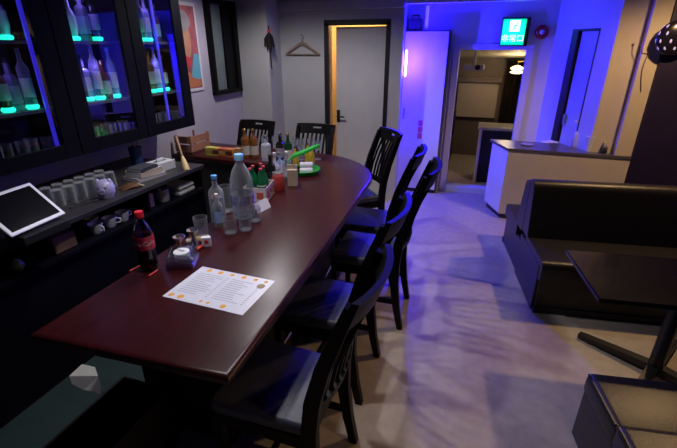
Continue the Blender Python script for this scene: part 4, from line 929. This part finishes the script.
try:
    bm = text_mesh('非常口', 0.075)
    if len(bm.verts) > 12:
        bmesh.ops.transform(bm, matrix=Matrix.Translation((-0.012, -0.0575, eh*0.24)) @ RX90, verts=bm.verts); obj('lettering', bm, EW, pnl)
except Exception as ex_: print('text', ex_)
light('exit_sign_light', 'AREA', (-0.01, -0.07, eh/2), 0.35, (0.1, 1.0, 0.7), 0.2, (R(90), 0, 0), t)
# round red alarm lamp
q = px(542, 32, Y=YA)
t = thing('alarm_lamp', 'round red fire alarm lamp with a pale centre beside the exit sign', 'lamp', (q.x, YA, q.z))
obj('red_ring', lathe(B(), [(0.025, 0), (0.068, 0), (0.066, 0.02), (0.045, 0.035), (0.028, 0.03)], 24, M=RX90), plain('alarm_red', (0.45, 0.015, 0.02), 0.35), t, 50)
obj('lens', lathe(B(), [(0, 0.045), (0.02, 0.04), (0.03, 0.02), (0.03, 0)], 20, M=RX90), plain('alarm_lens', (0.75, 0.65, 0.70), 0.3), t, 50)

# blue wall lamp on the jamb
lz0, lz1 = 1.38, 1.66; LX, LY = -0.872, YB+0.112
t = thing('blue_wall_lamp', 'bright violet blue tube lamp fixed to the edge of the alcove opening', 'lamp', (-0.90, LY, lz0))
obj('bracket', bx((0.0, -0.014, -0.01), (0.010, 0.014, lz1-lz0+0.01), 0.003), WHITE, t)
obj('tube', lathe(B(), [(0, 0), (0.011, 0.01), (0.012, 0.03), (0.012, lz1-lz0-0.03), (0.011, lz1-lz0-0.01), (0, lz1-lz0)], 14, (0.022, 0, 0)), mat('blue_tube', (0.8, 0.8, 1), emit=(0.72, 0.68, 1.0), es=3.0), t, 50)
for z in (0.06, 0.14, 0.22): light('blue_lamp_light', 'POINT', (0.046, 0, z), P_BLUE*0.40, BLUE, 0.01, parent=t)

# hanger and dried bunch on the door wall
q = px(302, 42, Y=YB-0.02)
t = thing('coat_hanger', 'wooden coat hanger hanging on the grey wall left of the door', 'hanger', (q.x, YB-0.022, q.z))
WH = mat('hanger_wood', (0.30, 0.21, 0.15), 0.5, var=0.2, stretch=(6, 1, 1))
obj('shoulder_bar', sweep(B(), [(-0.205, 0, -0.125), (-0.12, 0, -0.075), (-0.04, 0, -0.025), (0, 0, -0.012), (0.04, 0, -0.025), (0.12, 0, -0.075), (0.205, 0, -0.125)], 0.016, [0.012, 0.02, 0.026, 0.028, 0.026, 0.02, 0.012]), WH, t, 50)
obj('trouser_bar', tube(B(), [(-0.20, 0, -0.128), (0.20, 0, -0.128)], 0.007, 8), WH, t, 50)
obj('hook', tube(B(), [(0, 0, -0.01), (0, 0, 0.03), (0.018, 0, 0.045), (0.02, 0, 0.065), (0.0, 0, 0.08), (-0.015, 0, 0.068)], 0.003, 6), CHROME, t, 50)
obj('nail', tube(B(), [(0, 0.022, 0.075), (0, -0.012, 0.079)], 0.003, 6), CHROME, t)
q = px(272, 42, Y=4.35)
t = thing('dried_bunch', 'dark dried plant bunch hanging at the pillar corner', 'decoration', (q.x-0.02, 4.33, q.z+0.12))
t.scale = (1.35, 1, 1.3)
DL = plain('dried_dark', (0.02, 0.016, 0.018), 0.8, var=0.3)
for k in range(14):
    a_ = random.uniform(-0.6, 0.6); l_ = random.uniform(0.10, 0.22)
    bm = B(); d_ = Vector((math.sin(a_)*0.6, -0.12*random.random(), -math.cos(a_))); s_ = Vector((1, 0.3*random.uniform(-1, 1), 0)).normalized()*random.uniform(0.012, 0.024)
    vs_ = [bm.verts.new(v_) for v_ in (d_*0.02, d_*l_*0.5+s_, d_*l_, d_*l_*0.5-s_)]; bm.faces.new(vs_); bmesh.ops.solidify(bm, geom=bm.faces[:], thickness=0.002); obj('leaf', bm, DL, t)
obj('stem', tube(B(), [(0, 0, 0.03), (0.0, -0.01, -0.1), (0.01, -0.01, -0.30)], 0.006, 6), DL, t); obj('tie', lathe(B(), [(0, -0.02), (0.014, -0.02), (0.014, 0.0), (0, 0.0)], 10), RED, t)

# cable on the pillar
Yp = 4.42
t = thing('hanging_cable', 'thin brown cable looped on the warm-tinted pillar', 'cable', tuple(px(641, 38, Y=Yp)))
o_ = px(641, 38, Y=Yp)
obj('cord', tube(B(), [px(x, y, Y=Yp)-o_ for x, y in ((641, 38), (640, 46), (642, 53), (648, 54), (645, 61), (642, 70), (641, 80), (641, 92))], 0.0035, 6), plain('cable_brown', (0.16, 0.11, 0.06)), t, 60)
obj('clip', bx((-0.008, -0.004, -0.008), (0.008, 0.006, 0.008), 0.002), plain('cable_clip', (0.2, 0.15, 0.1)), t)
# dark mirror ball ornament at the top right
q = px(676, 38, Y=4.34)
t = thing('mirror_ball', 'dark ball lamp with rows of pale blue lit ovals on the dark wall', 'lamp', (q.x, 4.345, q.z))
t.scale = (1, 0.36, 1)
obj('ball', lathe(B(), [(0.135*math.sin(R(a_)), -0.135*math.cos(R(a_))) for a_ in range(0, 181, 10)], 28), mat('ball_dark', (0.012, 0.01, 0.02), 0.2, var=0.2), t, 60)
DOT = mat('ball_light', (0.6, 0.6, 1), emit=(0.40, 0.36, 1.0), es=0.25)
for th__ in (50, 75, 100, 125):
    for k in range(10):
        a_ = R(36*k+18*(th__ // 25 % 2)); n_ = Vector((math.sin(R(th__))*math.cos(a_), math.sin(R(th__))*math.sin(a_), math.cos(R(th__))))
        if n_.y > 0.3: continue
        obj('light_oval', lathe(B(), [(0, 0), (0.012, 0), (0.010, 0.003), (0, 0.004)], 10, M=Matrix.Translation(n_*0.1345) @ n_.to_track_quat('Z', 'Y').to_matrix().to_4x4() @ Matrix.Diagonal((0.75, 1.3, 1, 1))), DOT, t, 40)
obj('bracket', tube(B(), [(0, 0.12, 0), (0, 0.152, 0)], 0.05, 8), BLACKPL, t, 40)

# ================================================================== CEILING LAMPS
def downlight(x, y, power, col, label, group, angle=150):
    t = thing('ceiling_downlight', label, 'light', (x, y, ZC), 0, group)
    obj('trim_ring', lathe(B(), [(0.05, 0), (0.07, 0), (0.068, -0.012), (0.05, -0.012)], 24), WHITE, t, 40)
    obj('lens', lathe(B(), [(0, -0.006), (0.05, -0.006), (0.05, -0.002), (0, -0.002)], 24), mat('lens_%d' % int(col[2]*100), (1, 1, 1), emit=col, es=8), t)
    light('downlight', 'SPOT', (0, 0, -0.03), power, col, 0.05, None, t, angle=R(angle), blend=0.5)
for x, y, k_, an in ((-1.05, 1.30, 0.85, 92), (-1.30, 2.35, 1.0, 112), (-1.80, 3.30, 1.15, 150)): downlight(x, y, P_BAR*k_, (1.0, 0.95, 0.98), 'round ceiling downlight above the bar', 'downlights above the bar', an)
downlight(1.48, 3.45, P_LOUNGE, (1.0, 0.62, 0.28), 'warm round ceiling downlight between the sofa and the pillar', None)
downlight(0.75, 0.8, P_LOUNGE*0.17, (1.0, 0.64, 0.32), 'warm round ceiling downlight above the aisle', None, 92)
